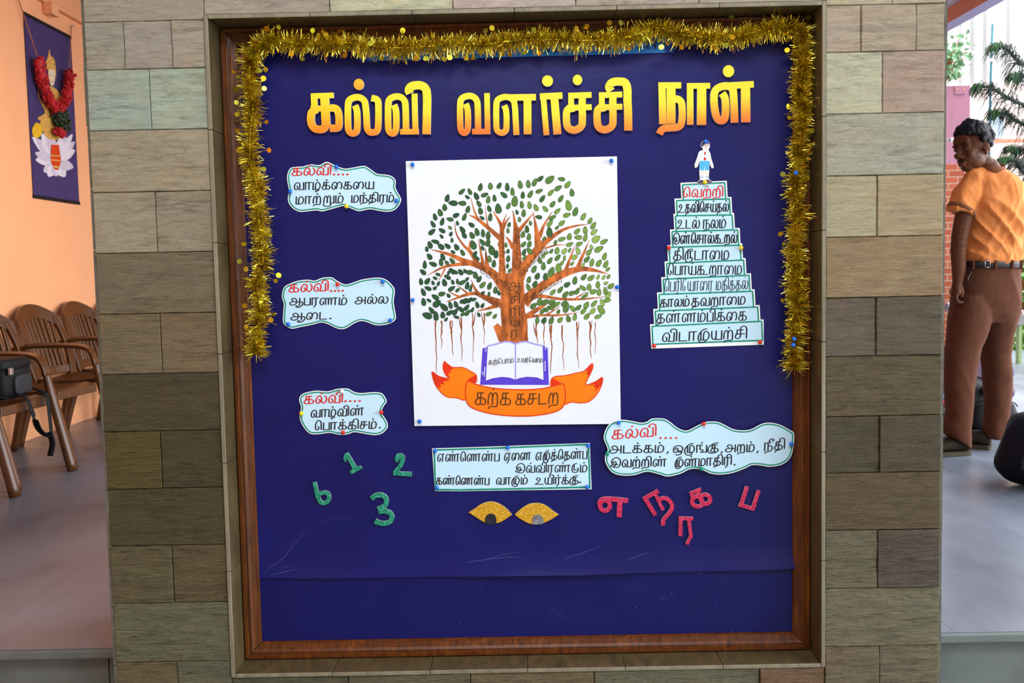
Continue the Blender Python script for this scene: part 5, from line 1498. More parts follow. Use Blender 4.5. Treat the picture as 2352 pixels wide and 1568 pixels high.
def camera_bag():
    o = CH0 + Vector((0.085, 0.045, 0.408))
    root = empty('shoulder_bag', o)
    tag(root, 'small black shoulder bag lying on the brown chair with its strap hanging down', 'bag')
    mb = MB(); superbox(mb, o + Vector((0, 0, 0.095)), (0.11, 0.150, 0.095), 5, wob=0.05, seed=2)
    mb.build('body', M_BAG, root)
    mb = MB(); superbox(mb, o + Vector((0.0, 0, 0.172)), (0.118, 0.158, 0.034), 4, wob=0.05, seed=3)
    mb.build('lid', M_BAG, root)
    mb = MB(); superbox(mb, o + Vector((0.108, 0.02, 0.07)), (0.016, 0.085, 0.05), 5, seed=4)
    mb.build('front_pocket', M_BAG2, root)
    mb = MB(); mb.box(o + Vector((0.114, -0.125, 0.128)), o + Vector((0.128, -0.095, 0.162)))
    mb.build('buckle', M_STEEL, root, bevel=0.002)
    mb = MB()
    o = o - Vector((0.03, 0.045, 0.005))
    a = [o + Vector(v) for v in ((0.06, 0.155, 0.12), (0.10, 0.165, 0.055), (0.165, 0.160, 0.034), (0.222, 0.14, 0.004), (0.238, 0.13, -0.10), (0.245, 0.12, -0.19), (0.238, 0.10, -0.20), (0.232, 0.02, -0.15), (0.222, -0.02, -0.05), (0.195, -0.03, 0.022), (0.13, -0.05, 0.016), (0.09, -0.11, 0.03))]
    mb.tube(spline(a, 6), 0.019, 8, flat=0.25, upv=(0, 0, 1))
    mb.tube(spline([o + Vector(v) for v in ((0.241, 0.11, -0.18), (0.252, 0.115, -0.24), (0.248, 0.09, -0.30))], 5), 0.016, 8, flat=0.25, upv=(0, 1, 0))
    mb.build('strap', M_BAG, root)
camera_bag()

# ---- hanging banner on the orange wall
WX = -3.08
class FlatX(Flat):
    def pt(s, p, off=0.0):
        q = PX(p[0], p[1], s.Y(p[0], p[1]))
        return Vector((q.x + off, q.y, q.z))
    def poly(s, pts, mi=0, off=0.0, thick=0.0, side=None):
        k = len(s.f)
        super().poly(pts, mi, off, 0, side)
        for i in range(k, len(s.f)):            # face +x
            a, b, c = (Vector(s.v[j]) for j in s.f[i][:3])
            if (b - a).cross(c - a).x < 0: s.f[i] = s.f[i][::-1]
fb = crop(0, 0, 3.136)
def banner():
    X = WX + 0.006
    p = [PX(*q, X) for q in ((52.5, 32), (162, 84), (183, 465), (79, 453))]
    y0, y1 = (p[0].y + p[3].y) / 2, (p[1].y + p[2].y) / 2
    zt, zb = (p[0].z + p[1].z) / 2, (p[2].z + p[3].z) / 2
    mb = MB()
    n = 14
    vs = [(X + 0.004 * math.sin(3 * u) * (1 - w), y0 + (y1 - y0) * u, zb + (zt - zb) * w) for w in (k / n for k in range(n + 1)) for u in (k / 8 for k in range(9))]
    vs = [(X, v[1], v[2]) for v in vs]
    mb.add(vs, [(j * 9 + i, j * 9 + i + 1, (j + 1) * 9 + i + 1, (j + 1) * 9 + i) for j in range(n) for i in range(8)], 0, True)
    o = mb.build('cloth_banner', mat('violet_cloth', (58, 40, 96), 0.75, var=0.08, scale=6))
    tag(o, 'tall violet cloth banner with a crowned figure on a white lotus', 'banner')
    for z in (zt, zb):
        mb = MB(); mb.box((X - 0.004, y0 - 0.004, z - 0.011), (X + 0.004, y1 + 0.004, z + 0.011))
        mb.build('black_hem', M_BAG, o)
    g = lambda pts: mapped(fb, pts)
    mk = lambda n, c, v=0.2: mat(n, c, 0.75, var=v, scale=60, spec=0.2)
    lot = FlatX(lambda a, b: X)
    for k, (tx, ty, w) in enumerate(((232, 985, 40), (262, 1000, 44), (300, 960, 46), (340, 930, 44), (520, 965, 34), (536, 1020, 40), (538, 1080, 44), (470, 985, 44), (255, 1150, 46), (312, 1238, 44), (346, 1272, 46), (402, 1270, 46), (465, 1274, 46), (526, 1205, 48), (500, 1010, 44), (250, 1100, 40), (440, 985, 40))):
        bx, by = 402, 1165 + (10 if ty > 1150 else -10)
        dx, dy = tx - bx, ty - by
        q = math.hypot(dx, dy); ux, uy = dx / q, dy / q
        px_, py_ = -uy * w, ux * w
        lot.poly(spline(g([(bx, by), (bx + dx * .45 + px_ * .8, by + dy * .45 + py_ * .8), (bx + dx * .75 + px_ * .62, by + dy * .75 + py_ * .62), (tx, ty), (bx + dx * .75 - px_ * .62, by + dy * .75 - py_ * .62), (bx + dx * .45 - px_ * .8, by + dy * .45 - py_ * .8)]), 4, True), k % 2, 0.0012 + 0.0001 * k)
    lot.build('printed_lotus', [mk('lotus_white', (226, 214, 222), 0.12), mk('lotus_lilac', (208, 192, 206), 0.12)], o)
    f = FlatX(lambda a, b: X)
    f.poly(spline(g([(300, 700), (330, 620), (400, 640), (440, 720), (450, 860), (420, 1000), (330, 985), (285, 880), (340, 820), (310, 770)]), 4, True), 0, 0.0034)
    f.poly(spline(g([(270, 640), (282, 690), (300, 750), (350, 830), (300, 868), (268, 850), (320, 810), (290, 740), (272, 690)]), 4, True), 0, 0.0036)
    f.poly(spline(g([(228, 930), (255, 885), (290, 900), (298, 960), (270, 992), (236, 980)]), 4, True), 1, 0.0037)
    f.poly(g([(365, 1042), (420, 1042), (438, 1160), (415, 1225), (386, 1218), (360, 1160)]), 2, 0.0038)
    f.strip(g([(362, 1120), (436, 1125)]), 3, 0, 0.0040); f.strip(g([(362, 1150), (436, 1158)]), 3, 0, 0.0040); f.strip(g([(380, 1200), (424, 1204)]), 5, 0, 0.0040)
    f.poly(spline(g([(328, 445), (342, 402), (352, 356), (362, 400), (384, 420), (396, 470), (400, 560), (386, 530), (345, 510), (332, 480)]), 4, True), 0, 0.0038)
    f.build('printed_figure', [mk('gold_print', (214, 160, 78), 0.4), mk('yellow_print', (236, 176, 34), 0.3), mk('vermilion_print', (212, 66, 20), 0.2)], o)
    f = FlatX(lambda a, b: X)
    f.poly(spline(g([(346, 505), (372, 500), (392, 515), (390, 585), (374, 620), (356, 600), (346, 560)]), 4, True), 0, 0.0042)
    f.build('printed_face', mk('face_print', (232, 204, 168), 0.08), o)
    f = FlatX(lambda a, b: X)
    f.strip(g([(352, 542), (362, 540)]), 1.4, 0, 0.0044); f.strip(g([(374, 546), (386, 546)]), 1.4, 0, 0.0044); f.strip(g([(364, 588), (378, 590)]), 1.6, 0, 0.0044)
    f.build('face_marks', M_BLACK, o)
    # flower garland hung in front of it
    X2 = WX + 0.055
    root = empty('flower_garland', PX(135, 180, X2))
    tag(root, 'garland of red flowers with a green leaf tuft hung over the violet banner', 'garland')
    M_RF = mat('red_petals', (186, 14, 26), 0.6, var=0.45, scale=90)
    M_GF = mat('green_leaf_tuft', (36, 56, 30), 0.6, var=0.5, scale=80)
    M_STR = mat('jute_string', (176, 104, 66), 0.8)
    rr = random.Random(3)
    def fluffy(name, m, pts, rad, n, sz, par):
        mb = MB()
        pp = [PX(*fb(x, y), X2) for x, y in pts]
        pp = [Vector(p) for p in spline([tuple(p) for p in pp], 8)]
        mb.tube(pp, rad * 0.7, 10)
        for _ in range(n):
            u = rr.random() * (len(pp) - 1.001); i = int(u)
            c = pp[i].lerp(pp[i + 1], u - i)
            d = Vector((rr.gauss(0, 1), rr.gauss(0, 1), rr.gauss(0, 1))).normalized()
            c = c + d * rad * rr.uniform(0.55, 1.0)
            if c.x < WX + 0.030: c.x = WX + 0.030
            mb.ball(c, (sz * rr.uniform(.7, 1.3), sz * rr.uniform(.7, 1.3), sz * rr.uniform(.35, .7)), 6, 4, M=Matrix.Rotation(rr.uniform(0, 6), 3, d))
        return mb.build(name, m, par)
    fluffy('flower_strand', M_RF, [(275, 425), (300, 560), (345, 690), (415, 800)], 0.040, 230, 0.013, root)
    fluffy('flower_strand', M_RF, [(500, 530), (495, 620), (470, 730), (425, 800)], 0.040, 190, 0.013, root)
    fluffy('leaf_tuft', M_GF, [(425, 815), (440, 870), (455, 920)], 0.058, 160, 0.014, root)
    fluffy('flower_tip', M_RF, [(420, 945), (455, 965)], 0.030, 50, 0.012, root)
    for a, b in (((128, -20), (270, 405)), ((512, 185), (500, 525))):
        mb = MB(); mb.tube([PX(*fb(*a), WX + 0.018), PX(*fb((a[0] + b[0]) / 2, (a[1] + b[1]) / 2), WX + 0.034), PX(*fb(*b), X2)], 0.0035, 6)
        mb.build('string', M_STR, root)
    mb = MB(); c = PX(*fb(512, 188), WX); mb.tube([c + Vector((-0.01, 0, 0)), c + Vector((0.02, 0, 0))], 0.006, 8)
    tag(mb.build('wall_nail', M_STEEL), 'nail holding the right hand string of the flower garland', 'nail')
    # painted conduit under the ceiling
    mb = MB()
    z = PX(160, 30, WX + 0.03).z
    mb.tube([(WX + 0.0215, 3.0, z), (WX + 0.0215, 10.8, z)], 0.0205, 12)
    o = mb.build('conduit_pipe', M_WALL)
    tag(o, 'orange painted conduit running along the top of the orange wall', 'pipe')
    mb = MB(); c = PX(112, 18, WX + 0.02); mb.box(Vector((WX + 0.0005, c.y - 0.05, c.z - 0.05)), c + Vector((0.045, 0.055, 0.03)))
    mb.build('junction_box', M_WALL, o, bevel=0.006)
    mb = MB(); c = PX(110, 37, WX); mb.box(c + Vector((0, -0.03, -0.008)), c + Vector((0.012, 0.03, 0.008)))
    tag(mb.build('wall_cleat', M_WALL, bevel=0.003), 'small orange painted cleat on the wall below the conduit', 'cleat')
banner()
# ------------------------------------------------------------------ right side: boy, bags, planting, far building
M_SKIN = mat('brown_skin', (90, 52, 31), 0.5, var=0.10, scale=40, spec=0.15)
M_HAIR = mat('black_hair', (16, 15, 18), 0.5, var=0.3, scale=300, bump=0.5, bscale=500, spec=0.2)
M_SHIRT = mat('orange_cotton', (222, 134, 72), 0.85, var=0.06, scale=60, bump=0.12, bscale=500, spec=0.2)
M_SHIRTD = mat('dark_orange_trim', (128, 78, 54), 0.85, var=0.06, spec=0.2)
M_TROUSER = mat('brown_twill', (90, 52, 34), 0.85, var=0.06, scale=80, bump=0.1, bscale=700, spec=0.2)
M_BELT = mat('dark_leather', (38, 24, 24), 0.4, var=0.15, spec=0.5)
M_SHOE = mat('olive_brown_suede', (46, 40, 28), 0.8, var=0.2, scale=60, spec=0.2)
M_SOLE = mat('tan_sole', (66, 56, 37), 0.8)
M_EYEW = mat('eye_white', (226, 222, 216), 0.3, var=0.02)
M_DARK = mat('dark_iris', (18, 12, 10), 0.2, var=0.02)
YBOY = 5.15
def Q(px, py, d=0.0):
    """point at the boy's distance; d metres further away"""
    p = P(px, py, YBOY)
    return Vector((p.x, p.y + d, p.z))
def ering(l, r, py, d, th, n=20, tilt=0.0, sq=2.4):
    """elliptical section between photo columns l and r at row py"""
    a, b = Q(l, py, d), Q(r, py + tilt, d)
    c = (a + b) / 2
    u = (b - a) / 2
    v = Vector((0, th, 0))
    e = 2 / sq
    sg = lambda q: math.copysign(abs(q) ** e, q)
    return [c + u * sg(math.cos(t)) + v * sg(math.sin(t)) for t in (2 * math.pi * k / n for k in range(n))]
def chain(mb, pts):
    """capsule chain of (point, radius) for fused bodies"""
    for (p, r), (q, s) in zip(pts, pts[1:]):
        p, q = Vector(p), Vector(q)
        n = max(2, int((q - p).length / (0.55 * min(r, s))))
        n = min(n, 9)
        for k in range(n + 1):
            t = k / n
            mb.ball(p.lerp(q, t), r + (s - r) * t, 12, 8)

def folds(o, amp, freq, slant, seed):
    """soft cloth folds: ridged noise stretched along a slanted direction"""
    me = o.data
    nv = len(me.vertices)
    co, no = [0.0] * (3 * nv), [0.0] * (3 * nv)
    me.vertices.foreach_get('co', co); me.vertices.foreach_get('normal', no)
    for i in range(0, 3 * nv, 3):
        x, y, z = co[i:i + 3]
        q = Vector(((x + z * slant) * freq + seed * 7.3, y * freq * 0.6 + seed * 2.1, (z - x * slant) * freq * 0.22 + seed))
        n = noise.noise(q)
        m = amp * (0.5 - min(1.0, abs(n) * 2.6)) * (0.35 + 0.65 * max(0.0, min(1.0, 0.5 + 1.6 * noise.noise(Vector((x * 3.1 + seed, y * 3.1, z * 3.1))))))
        co[i] = x + no[i] * m; co[i + 1] = y + no[i + 1] * m; co[i + 2] = z + no[i + 2] * m
    me.vertices.foreach_set('co', co)
    me.update()

def build_boy():
    foot = Q(2215, 1040, 0.02)
    root = empty('person', Vector((foot.x + 0.15, YBOY + 0.02, 0)))
    tag(root, 'young man in an orange shirt and brown trousers, seen from behind, head turned left', 'person')
    # ---- body: head, neck, trunk and arms in one skin
    mb = MB()
    H = Q(2238, 342, 0.02)                                  # middle of the head
    yaw = math.radians(115)                                 # face turned to the left and a little to the viewer
    tiltm = Matrix.Rotation(math.radians(-4), 3, 'Y')
    F = tiltm @ Matrix.Rotation(yaw, 3, 'Z')                # head frame: +y = face
    def hp(x, y, z): return H + F @ Vector((x, y, z))
    def hb(x, y, z, rx, ry, rz, m=None):
        mb.ball(hp(x, y, z), (rx, ry, rz), 18, 12, M=F if m is None else F @ m)
    hb(0, -0.014, 0.030, 0.072, 0.090, 0.084)               # skull
    hb(0, 0.030, -0.030, 0.056, 0.060, 0.078)               # face
    hb(0, 0.048, -0.088, 0.030, 0.030, 0.024)               # chin
    for s in (-1, 1):
        hb(s * 0.038, 0.010, -0.062, 0.022, 0.048, 0.034)   # jaw
        hb(s * 0.036, 0.062, -0.026, 0.022, 0.022, 0.018)   # cheekbone
        hb(s * 0.030, 0.079, 0.021, 0.027, 0.014, 0.009)    # brow
        hb(s * 0.014, 0.096, -0.037, 0.0095, 0.012, 0.009)  # nostril wing
        hb(s * 0.075, -0.012, -0.006, 0.008, 0.020, 0.031, Matrix.Rotation(s * 0.35, 3, 'Z'))   # ear
        hb(s * 0.078, -0.002, -0.028, 0.008, 0.010, 0.012)
    hb(0, 0.078, 0.045, 0.050, 0.020, 0.034)                # forehead
    for k in range(6):
        t = k / 5
        hb(0, 0.088 + 0.020 * t, 0.012 - 0.045 * t, 0.0085 + 0.004 * t, 0.011, 0.012)
    hb(0, 0.107, -0.034, 0.0125, 0.012, 0.011)
    hb(0, 0.086, -0.066, 0.024, 0.012, 0.0065); hb(0, 0.084, -0.077, 0.020, 0.012, 0.0075)
    neck0 = Q(2290, 405, 0.05)
    chain(mb, [(hp(0, -0.030, -0.055), 0.052), (Q(2278, 384, 0.04), 0.055), (neck0, 0.064)])
    # trunk under the shirt
    chain(mb, [(neck0, 0.055), (Q(2288, 450, 0.055), 0.085), (Q(2292, 520, 0.055), 0.09), (Q(2285, 600, 0.055), 0.09), (Q(2280, 660, 0.055), 0.09)])
    chain(mb, [(Q(2244, 428, 0.02), 0.042), (Q(2288, 432, 0.055), 0.05), (Q(2340, 444, 0.09), 0.042)])
    # left arm hanging
    arm = [(Q(2240, 426, 0.0), 0.046), (Q(2214, 480, -0.015), 0.048), (Q(2200, 545, -0.02), 0.043), (Q(2197, 575, -0.02), 0.041), (Q(2196, 615, -0.03), 0.036), (Q(2193, 643, -0.035), 0.028)]
    chain(mb, arm)
    wrist = arm[-1][0]
    # palm and curled fingers
    chain(mb, [(wrist, 0.025), (Q(2190, 660, -0.035), 0.026), (Q(2187, 672, -0.035), 0.024)])
    for dy in (-0.028, 0.028): chain(mb, [(wrist, 0.020), (Q(2187, 671, -0.035 + dy), 0.017)])
    for k, (dx, dd, ln) in enumerate(((-3.0, -0.033, 1.0), (-1.0, -0.011, 1.08), (0.5, 0.011, 1.0), (2.0, 0.032, 0.82))):
        b = Q(2187 + dx, 674, -0.035 + dd)
        m1 = b + Vector((-0.004, dd * 0.25, -0.026 * ln)); m2 = m1 + Vector((0.013, 0, -0.018 * ln)); m3 = m2 + Vector((0.018, 0, 0.002))
        chain(mb, [(b, 0.0098), (m1, 0.0088), (m2, 0.0082), (m3, 0.0074)])
    b = Q(2196, 657, -0.055)
    chain(mb, [(b, 0.012), (b + Vector((0.004, -0.012, -0.030)), 0.010), (b + Vector((0.001, -0.010, -0.052)), 0.0085)])
    # right arm, bent in front of him
    ra = [(Q(2342, 440, 0.10), 0.046), (Q(2366, 500, 0.15), 0.045), (Q(2374, 560, 0.18), 0.041), (Q(2352, 600, 0.29), 0.034), (Q(2335, 620, 0.36), 0.026)]
    chain(mb, ra)
    w = ra[-1][0]
    chain(mb, [(w, 0.025), (w + Vector((-0.03, 0.03, -0.02)), 0.028)])
    for k in range(4):
        b = w + Vector((-0.045 + 0.004 * k, 0.05 - 0.012 * k, -0.015 - 0.014 * k))
        chain(mb, [(b, 0.0095), (b + Vector((-0.03, 0.004, -0.012)), 0.0088), (b + Vector((-0.042, -0.014, -0.024)), 0.008)])
    chain(mb, [(w + Vector((-0.02, -0.01, 0.0)), 0.012), (w + Vector((-0.05, -0.012, 0.008)), 0.0085)])
    # legs inside the trousers
    for pts in (((2240, 680, .05, .09), (2222, 800, .0, .07), (2200, 940, -.02, .045), (2200, 992, -.02, .04)), ((2312, 680, .08, .09), (2312, 800, .10, .07), (2312, 930, .12, .045), (2304, 985, .12, .04))):
        chain(mb, [(Q(a, b, c), r) for a, b, c, r in pts])
    body = fuse(mb, 'body', M_SKIN, 0.0045, root, smooth=4)
    # ---- eyes
    for s in (-1, 1):
        mb = MB(); mb.ball(hp(s * 0.031, 0.0735, 0.004), 0.0105, 14, 10); mb.build('eyeball', M_EYEW, root)
        mb = MB(); mb.ball(hp(s * 0.031 - 0.0015, 0.0802, 0.0035), (0.0052, 0.0052, 0.0052), 10, 8); mb.build('iris', M_DARK, root)
        mb = MB()
        for (zz, up) in ((0.0105, 1), (-0.0035, -1)):
            mb.tube([hp(s * 0.031 + s * q * 0.0145, 0.0835 - 0.009 * q * q, zz - up * 0.004 * q * q) for q in (-1, -.5, 0, .5, 1)], 0.0052 if up > 0 else 0.0042, 8)
        mb.build('eyelid', M_SKIN, root)
        mb = MB(); mb.tube([hp(s * (0.012 + 0.036 * t), 0.0955 - 0.014 * t * t - 0.004 * t, 0.0235 + 0.006 * math.sin(t * 2.6)) for t in (0, .25, .5, .75, 1)], [0.0026, 0.0046, 0.0048, 0.004, 0.002], 8, flat=0.9)
        mb.build('eyebrow', M_HAIR, root)
    mb = MB(); mb.tube([hp(-0.026, 0.086, -0.060), hp(-0.012, 0.0945, -0.055), hp(0, 0.097, -0.0545), hp(0.012, 0.0945, -0.055), hp(0.026, 0.086, -0.060)], [0.0015, 0.0032, 0.0026, 0.0032, 0.0015], 8)
    mb.build('moustache', M_HAIR, root)
    # ---- hair: a curly cap
    mb = MB()
    rr = random.Random(5)
    def dirv(th, ph): return Vector((math.sin(th) * math.cos(ph), math.sin(th) * math.sin(ph), math.cos(th)))
    n = 0
    while n < 560:
        d = dirv(math.acos(rr.uniform(-0.72, 1)), rr.uniform(0, 2 * math.pi))
        # hairline: bare face, bare neck
        if d.y > 0.30 and d.z < 0.36 + 0.14 * (1 - abs(d.x)): continue
        if d.y > -0.12 and d.z < 0.02: continue
        if d.z < -0.42 - 0.35 * d.y: continue
        if abs(d.x) > 0.75 and d.z < -0.10 and d.y > -0.45: continue
        top = max(0.0, d.z)
        r = 1.03 + 0.14 * top + (0.10 * top if d.y > 0.1 else 0) + 0.09 * noise.noise(d * 3.2) + rr.uniform(0, 0.09)
        if d.z < 0.15: r = 0.99 + 0.02 * rr.random()
        p = Vector((d.x * 0.073, d.y * 0.091, d.z * 0.086)) * r + Vector((0, -0.014, 0.030))
        mb.ball(hp(*p), (0.0125 if d.z > 0.15 else 0.0095) * rr.uniform(0.75, 1.25), 8, 6)
        n += 1
    fuse(mb, 'hair', M_HAIR, 0.0044, root, smooth=0)
    # ---- shirt
    mb = MB()
    rows = [(2256, 2318, 384, .04, .060), (2238, 2332, 391, .045, .088), (2228, 2344, 401, .05, .108), (2224, 2352, 416, .05, .122), (2223, 2356, 440, .05, .130), (2226, 2358, 475, .05, .132), (2229, 2360, 510, .05, .130), (2226, 2357, 545, .05, .128), (2219, 2353, 575, .05, .128), (2213, 2352, 596, .05, .132), (2214, 2350, 606, .05, .128)]
    mb.loft([ering(l, r, y, d, t, 28, tilt=12 if y < 405 else 6 if y < 420 else 0) for l, r, y, d, t in rows])
    chain(mb, [(Q(2241, 409, 0.01), 0.056), (Q(2262, 400, 0.03), 0.056), (Q(2300, 402, 0.06), 0.060), (Q(2332, 420, 0.085), 0.058)])
    for sl in (((2241, 411, 0.01, .060), (2224, 440, -.005, .068), (2209, 470, -.015, .070), (2203, 489, -.018, .072)), ((2338, 430, .09, .060), (2360, 470, .13, .064), (2372, 510, .16, .066))):
        p = [Q(a, b, c) for a, b, c, _ in sl]
        rs = [r for *_, r in sl]
        mb.tube(spline([tuple(q) for q in p], 4), [rs[0] + (rs[-1] - rs[0]) * k / 12 for k in range(len(spline([tuple(q) for q in p], 4)))], 18)
    sh = fuse(mb, 'shirt', M_SHIRT, 0.0065, root, smooth=5)
    folds(sh, 0.018, 9, 0.9, 3.0); folds(sh, 0.008, 16, -0.5, 8.0); folds(sh, 0.004, 30, 0.3, 5.0)
    mb = MB()
    col = [Q(2258, 378, 0.02), Q(2270, 390, -0.035), Q(2296, 394, -0.03), Q(2316, 388, 0.03), Q(2306, 376, 0.10), Q(2276, 372, 0.10)]
    cc = [Vector(p) for p in spline([tuple(p) for p in col], 6, True)]
    rings = []
    for p in cc:
        rings.append([p + Vector((0, 0, -0.014)), p + Vector((0, 0, 0.022)), p * 1.0 + Vector((-0.004, 0.004, 0.023)), p + Vector((-0.004, 0.004, -0.014))])
    mb.loft(rings, cyclic=True)
    mb.build('collar', M_SHIRTD, root)
    mb = MB()
    a, b = Q(2207, 480, -.016), Q(2203, 487, -.018)
    mb.tube([a, b], 0.0745, 22)
    mb.build('sleeve_cuff', M_SHIRTD, root)
    # ---- trousers
    mb = MB()
    pel = [(2216, 2349, 604, .05, .122), (2212, 2350, 625, .05, .128), (2204, 2351, 655, .05, .134), (2199, 2351, 690, .05, .135), (2192, 2349, 720, .05, .122), (2188, 2346, 742, .05, .098)]
    mb.loft([ering(l, r, y, d, t, 28) for l, r, y, d, t in pel])
    L1 = [(2196, 2282, 680, .04, .118), (2191, 2280, 710, .03, .118), (2184, 2274, 740, .015, .110), (2178, 2262, 770, .0, .098), (2173, 2247, 800, -.005, .090), (2169, 2240, 840, -.01, .084), (2168, 2234, 880, -.015, .080), (2169, 2228, 920, -.02, .076), (2170, 2225, 955, -.02, .074), (2163, 2222, 972, -.02, .076, 12), (2165, 2222, 982, -.02, .076, 22), (2168, 2223, 992, -.02, .074, 30), (2172, 2221, 998, -.02, .070, 32)]
    L2 = [(2256, 2350, 680, .055, .124), (2260, 2348, 710, .06, .122), (2266, 2345, 742, .07, .112), (2272, 2341, 775, .085, .101), (2278, 2340, 815, .10, .088), (2282, 2343, 850, .10, .084), (2284, 2344, 890, .11, .080), (2286, 2343, 930, .11, .076), (2286, 2338, 965, .11, .074), (2283, 2330, 990, .11, .072), (2286, 2324, 1004, .11, .070), (2289, 2318, 1014, .11, .066)]
    mb.loft([ering(q[0], q[1], q[2], q[3], q[4], 24, tilt=q[5] if len(q) > 5 else 0) for q in L1])
    mb.loft([ering(l, r, y, d, t, 24) for l, r, y, d, t in L2])
    tr = fuse(mb, 'trousers', M_TROUSER, 0.0065, root, smooth=5)
    folds(tr, 0.006, 8, 0.5, 5.0); folds(tr, 0.0025, 15, -1.0, 2.0)
    # pocket, belt, loops, buckle
    mb = MB()
    mb.loft([ering(2213, 2351, 599, .05, .130, 30), ering(2211, 2352, 601, .05, .134, 30), ering(2211, 2352, 613, .05, .134, 30), ering(2213, 2351, 615, .05, .130, 30)])
    belt = mb.build('belt', M_BELT, root)
    for x in (2226, 2268, 2308, 2334):
        c = min(ering(2211, 2352, 607, .05, .136, 200), key=lambda q: (q.y > YBOY + .05) * 9 + abs(q.x - Q(x, 607, .05).x))
        mb = MB(); mb.box(c + Vector((-0.006, -0.006, -0.026)), c + Vector((0.006, 0.004, 0.022)))
        mb.build('belt_loop', M_TROUSER, root, bevel=0.002)
    c = min(ering(2211, 2352, 606, .05, .138, 200), key=lambda q: (q.y > YBOY + .05) * 9 + abs(q.x - Q(2251, 606, .05).x))
    mb = MB()
    pts = [c + Vector(v) for v in ((-0.012, -0.004, -0.017), (0.012, -0.004, -0.017), (0.012, -0.004, 0.017), (-0.012, -0.004, 0.017))]
    for k in range(4): mb.tube([pts[k], pts[(k + 1) % 4]], 0.0018, 6)
    mb.build('buckle', M_STEEL, belt)
    mb = MB()
    mb.tube([Q(2217, 622, -0.075), Q(2207, 640, -0.082), Q(2206, 655, -0.082)], 0.0032, 8)
    mb.build('pocket_edge', M_BELT, root)
    # ---- shoes
    def shoe(heel, toe_dir, name='shoe'):
        d = Vector((toe_dir[0], toe_dir[1], 0)).normalized(); sd = Vector((-d.y, d.x, 0))
        h = Vector((heel.x, heel.y, 0.0))
        def ring(t, w, z0, z1):
            c = h + d * t
            return [c + sd * (w * math.cos(a)) + Vector((0, 0, z0 + (z1 - z0) * (0.5 + 0.5 * math.sin(a)))) for a in (2 * math.pi * k / 16 for k in range(16))]
        mb = MB()
        mb.loft([ring(0.004, 0.020, 0.024, 0.075), ring(0.02, 0.034, 0.022, 0.092), ring(0.07, 0.040, 0.022, 0.100), ring(0.11, 0.041, 0.022, 0.094), ring(0.16, 0.045, 0.022, 0.072), ring(0.21, 0.046, 0.022, 0.056), ring(0.25, 0.036, 0.022, 0.046), ring(0.268, 0.016, 0.024, 0.036)])
        s = mb.build(name, M_SHOE, root)
        mb = MB()
        ol = [(0.0, 0.022), (0.02, 0.036), (0.09, 0.041), (0.18, 0.047), (0.24, 0.040), (0.270, 0.018)]
        up = [h + d * t + sd * w for t, w in spline([(t, w) for t, w in ol] + [(t, -w) for t, w in reversed(ol)], 4, True)]
        nn = len(up)
        vs = [v + Vector((0, 0, 0.0015)) for v in up] + [v + Vector((0, 0, 0.022)) for v in up]
        mb.add(vs, [tuple(range(nn - 1, -1, -1)), tuple(range(nn, 2 * nn))] + [(k, (k + 1) % nn, nn + (k + 1) % nn, nn + k) for k in range(nn)])
        mb.build('sole', M_SOLE, s)
    shoe(Q(2222, 1040, -0.02), (-1, -0.10))
    shoe(Q(2298, 1030, 0.10), (-0.75, 0.65))
    return root
BOY = build_boy()

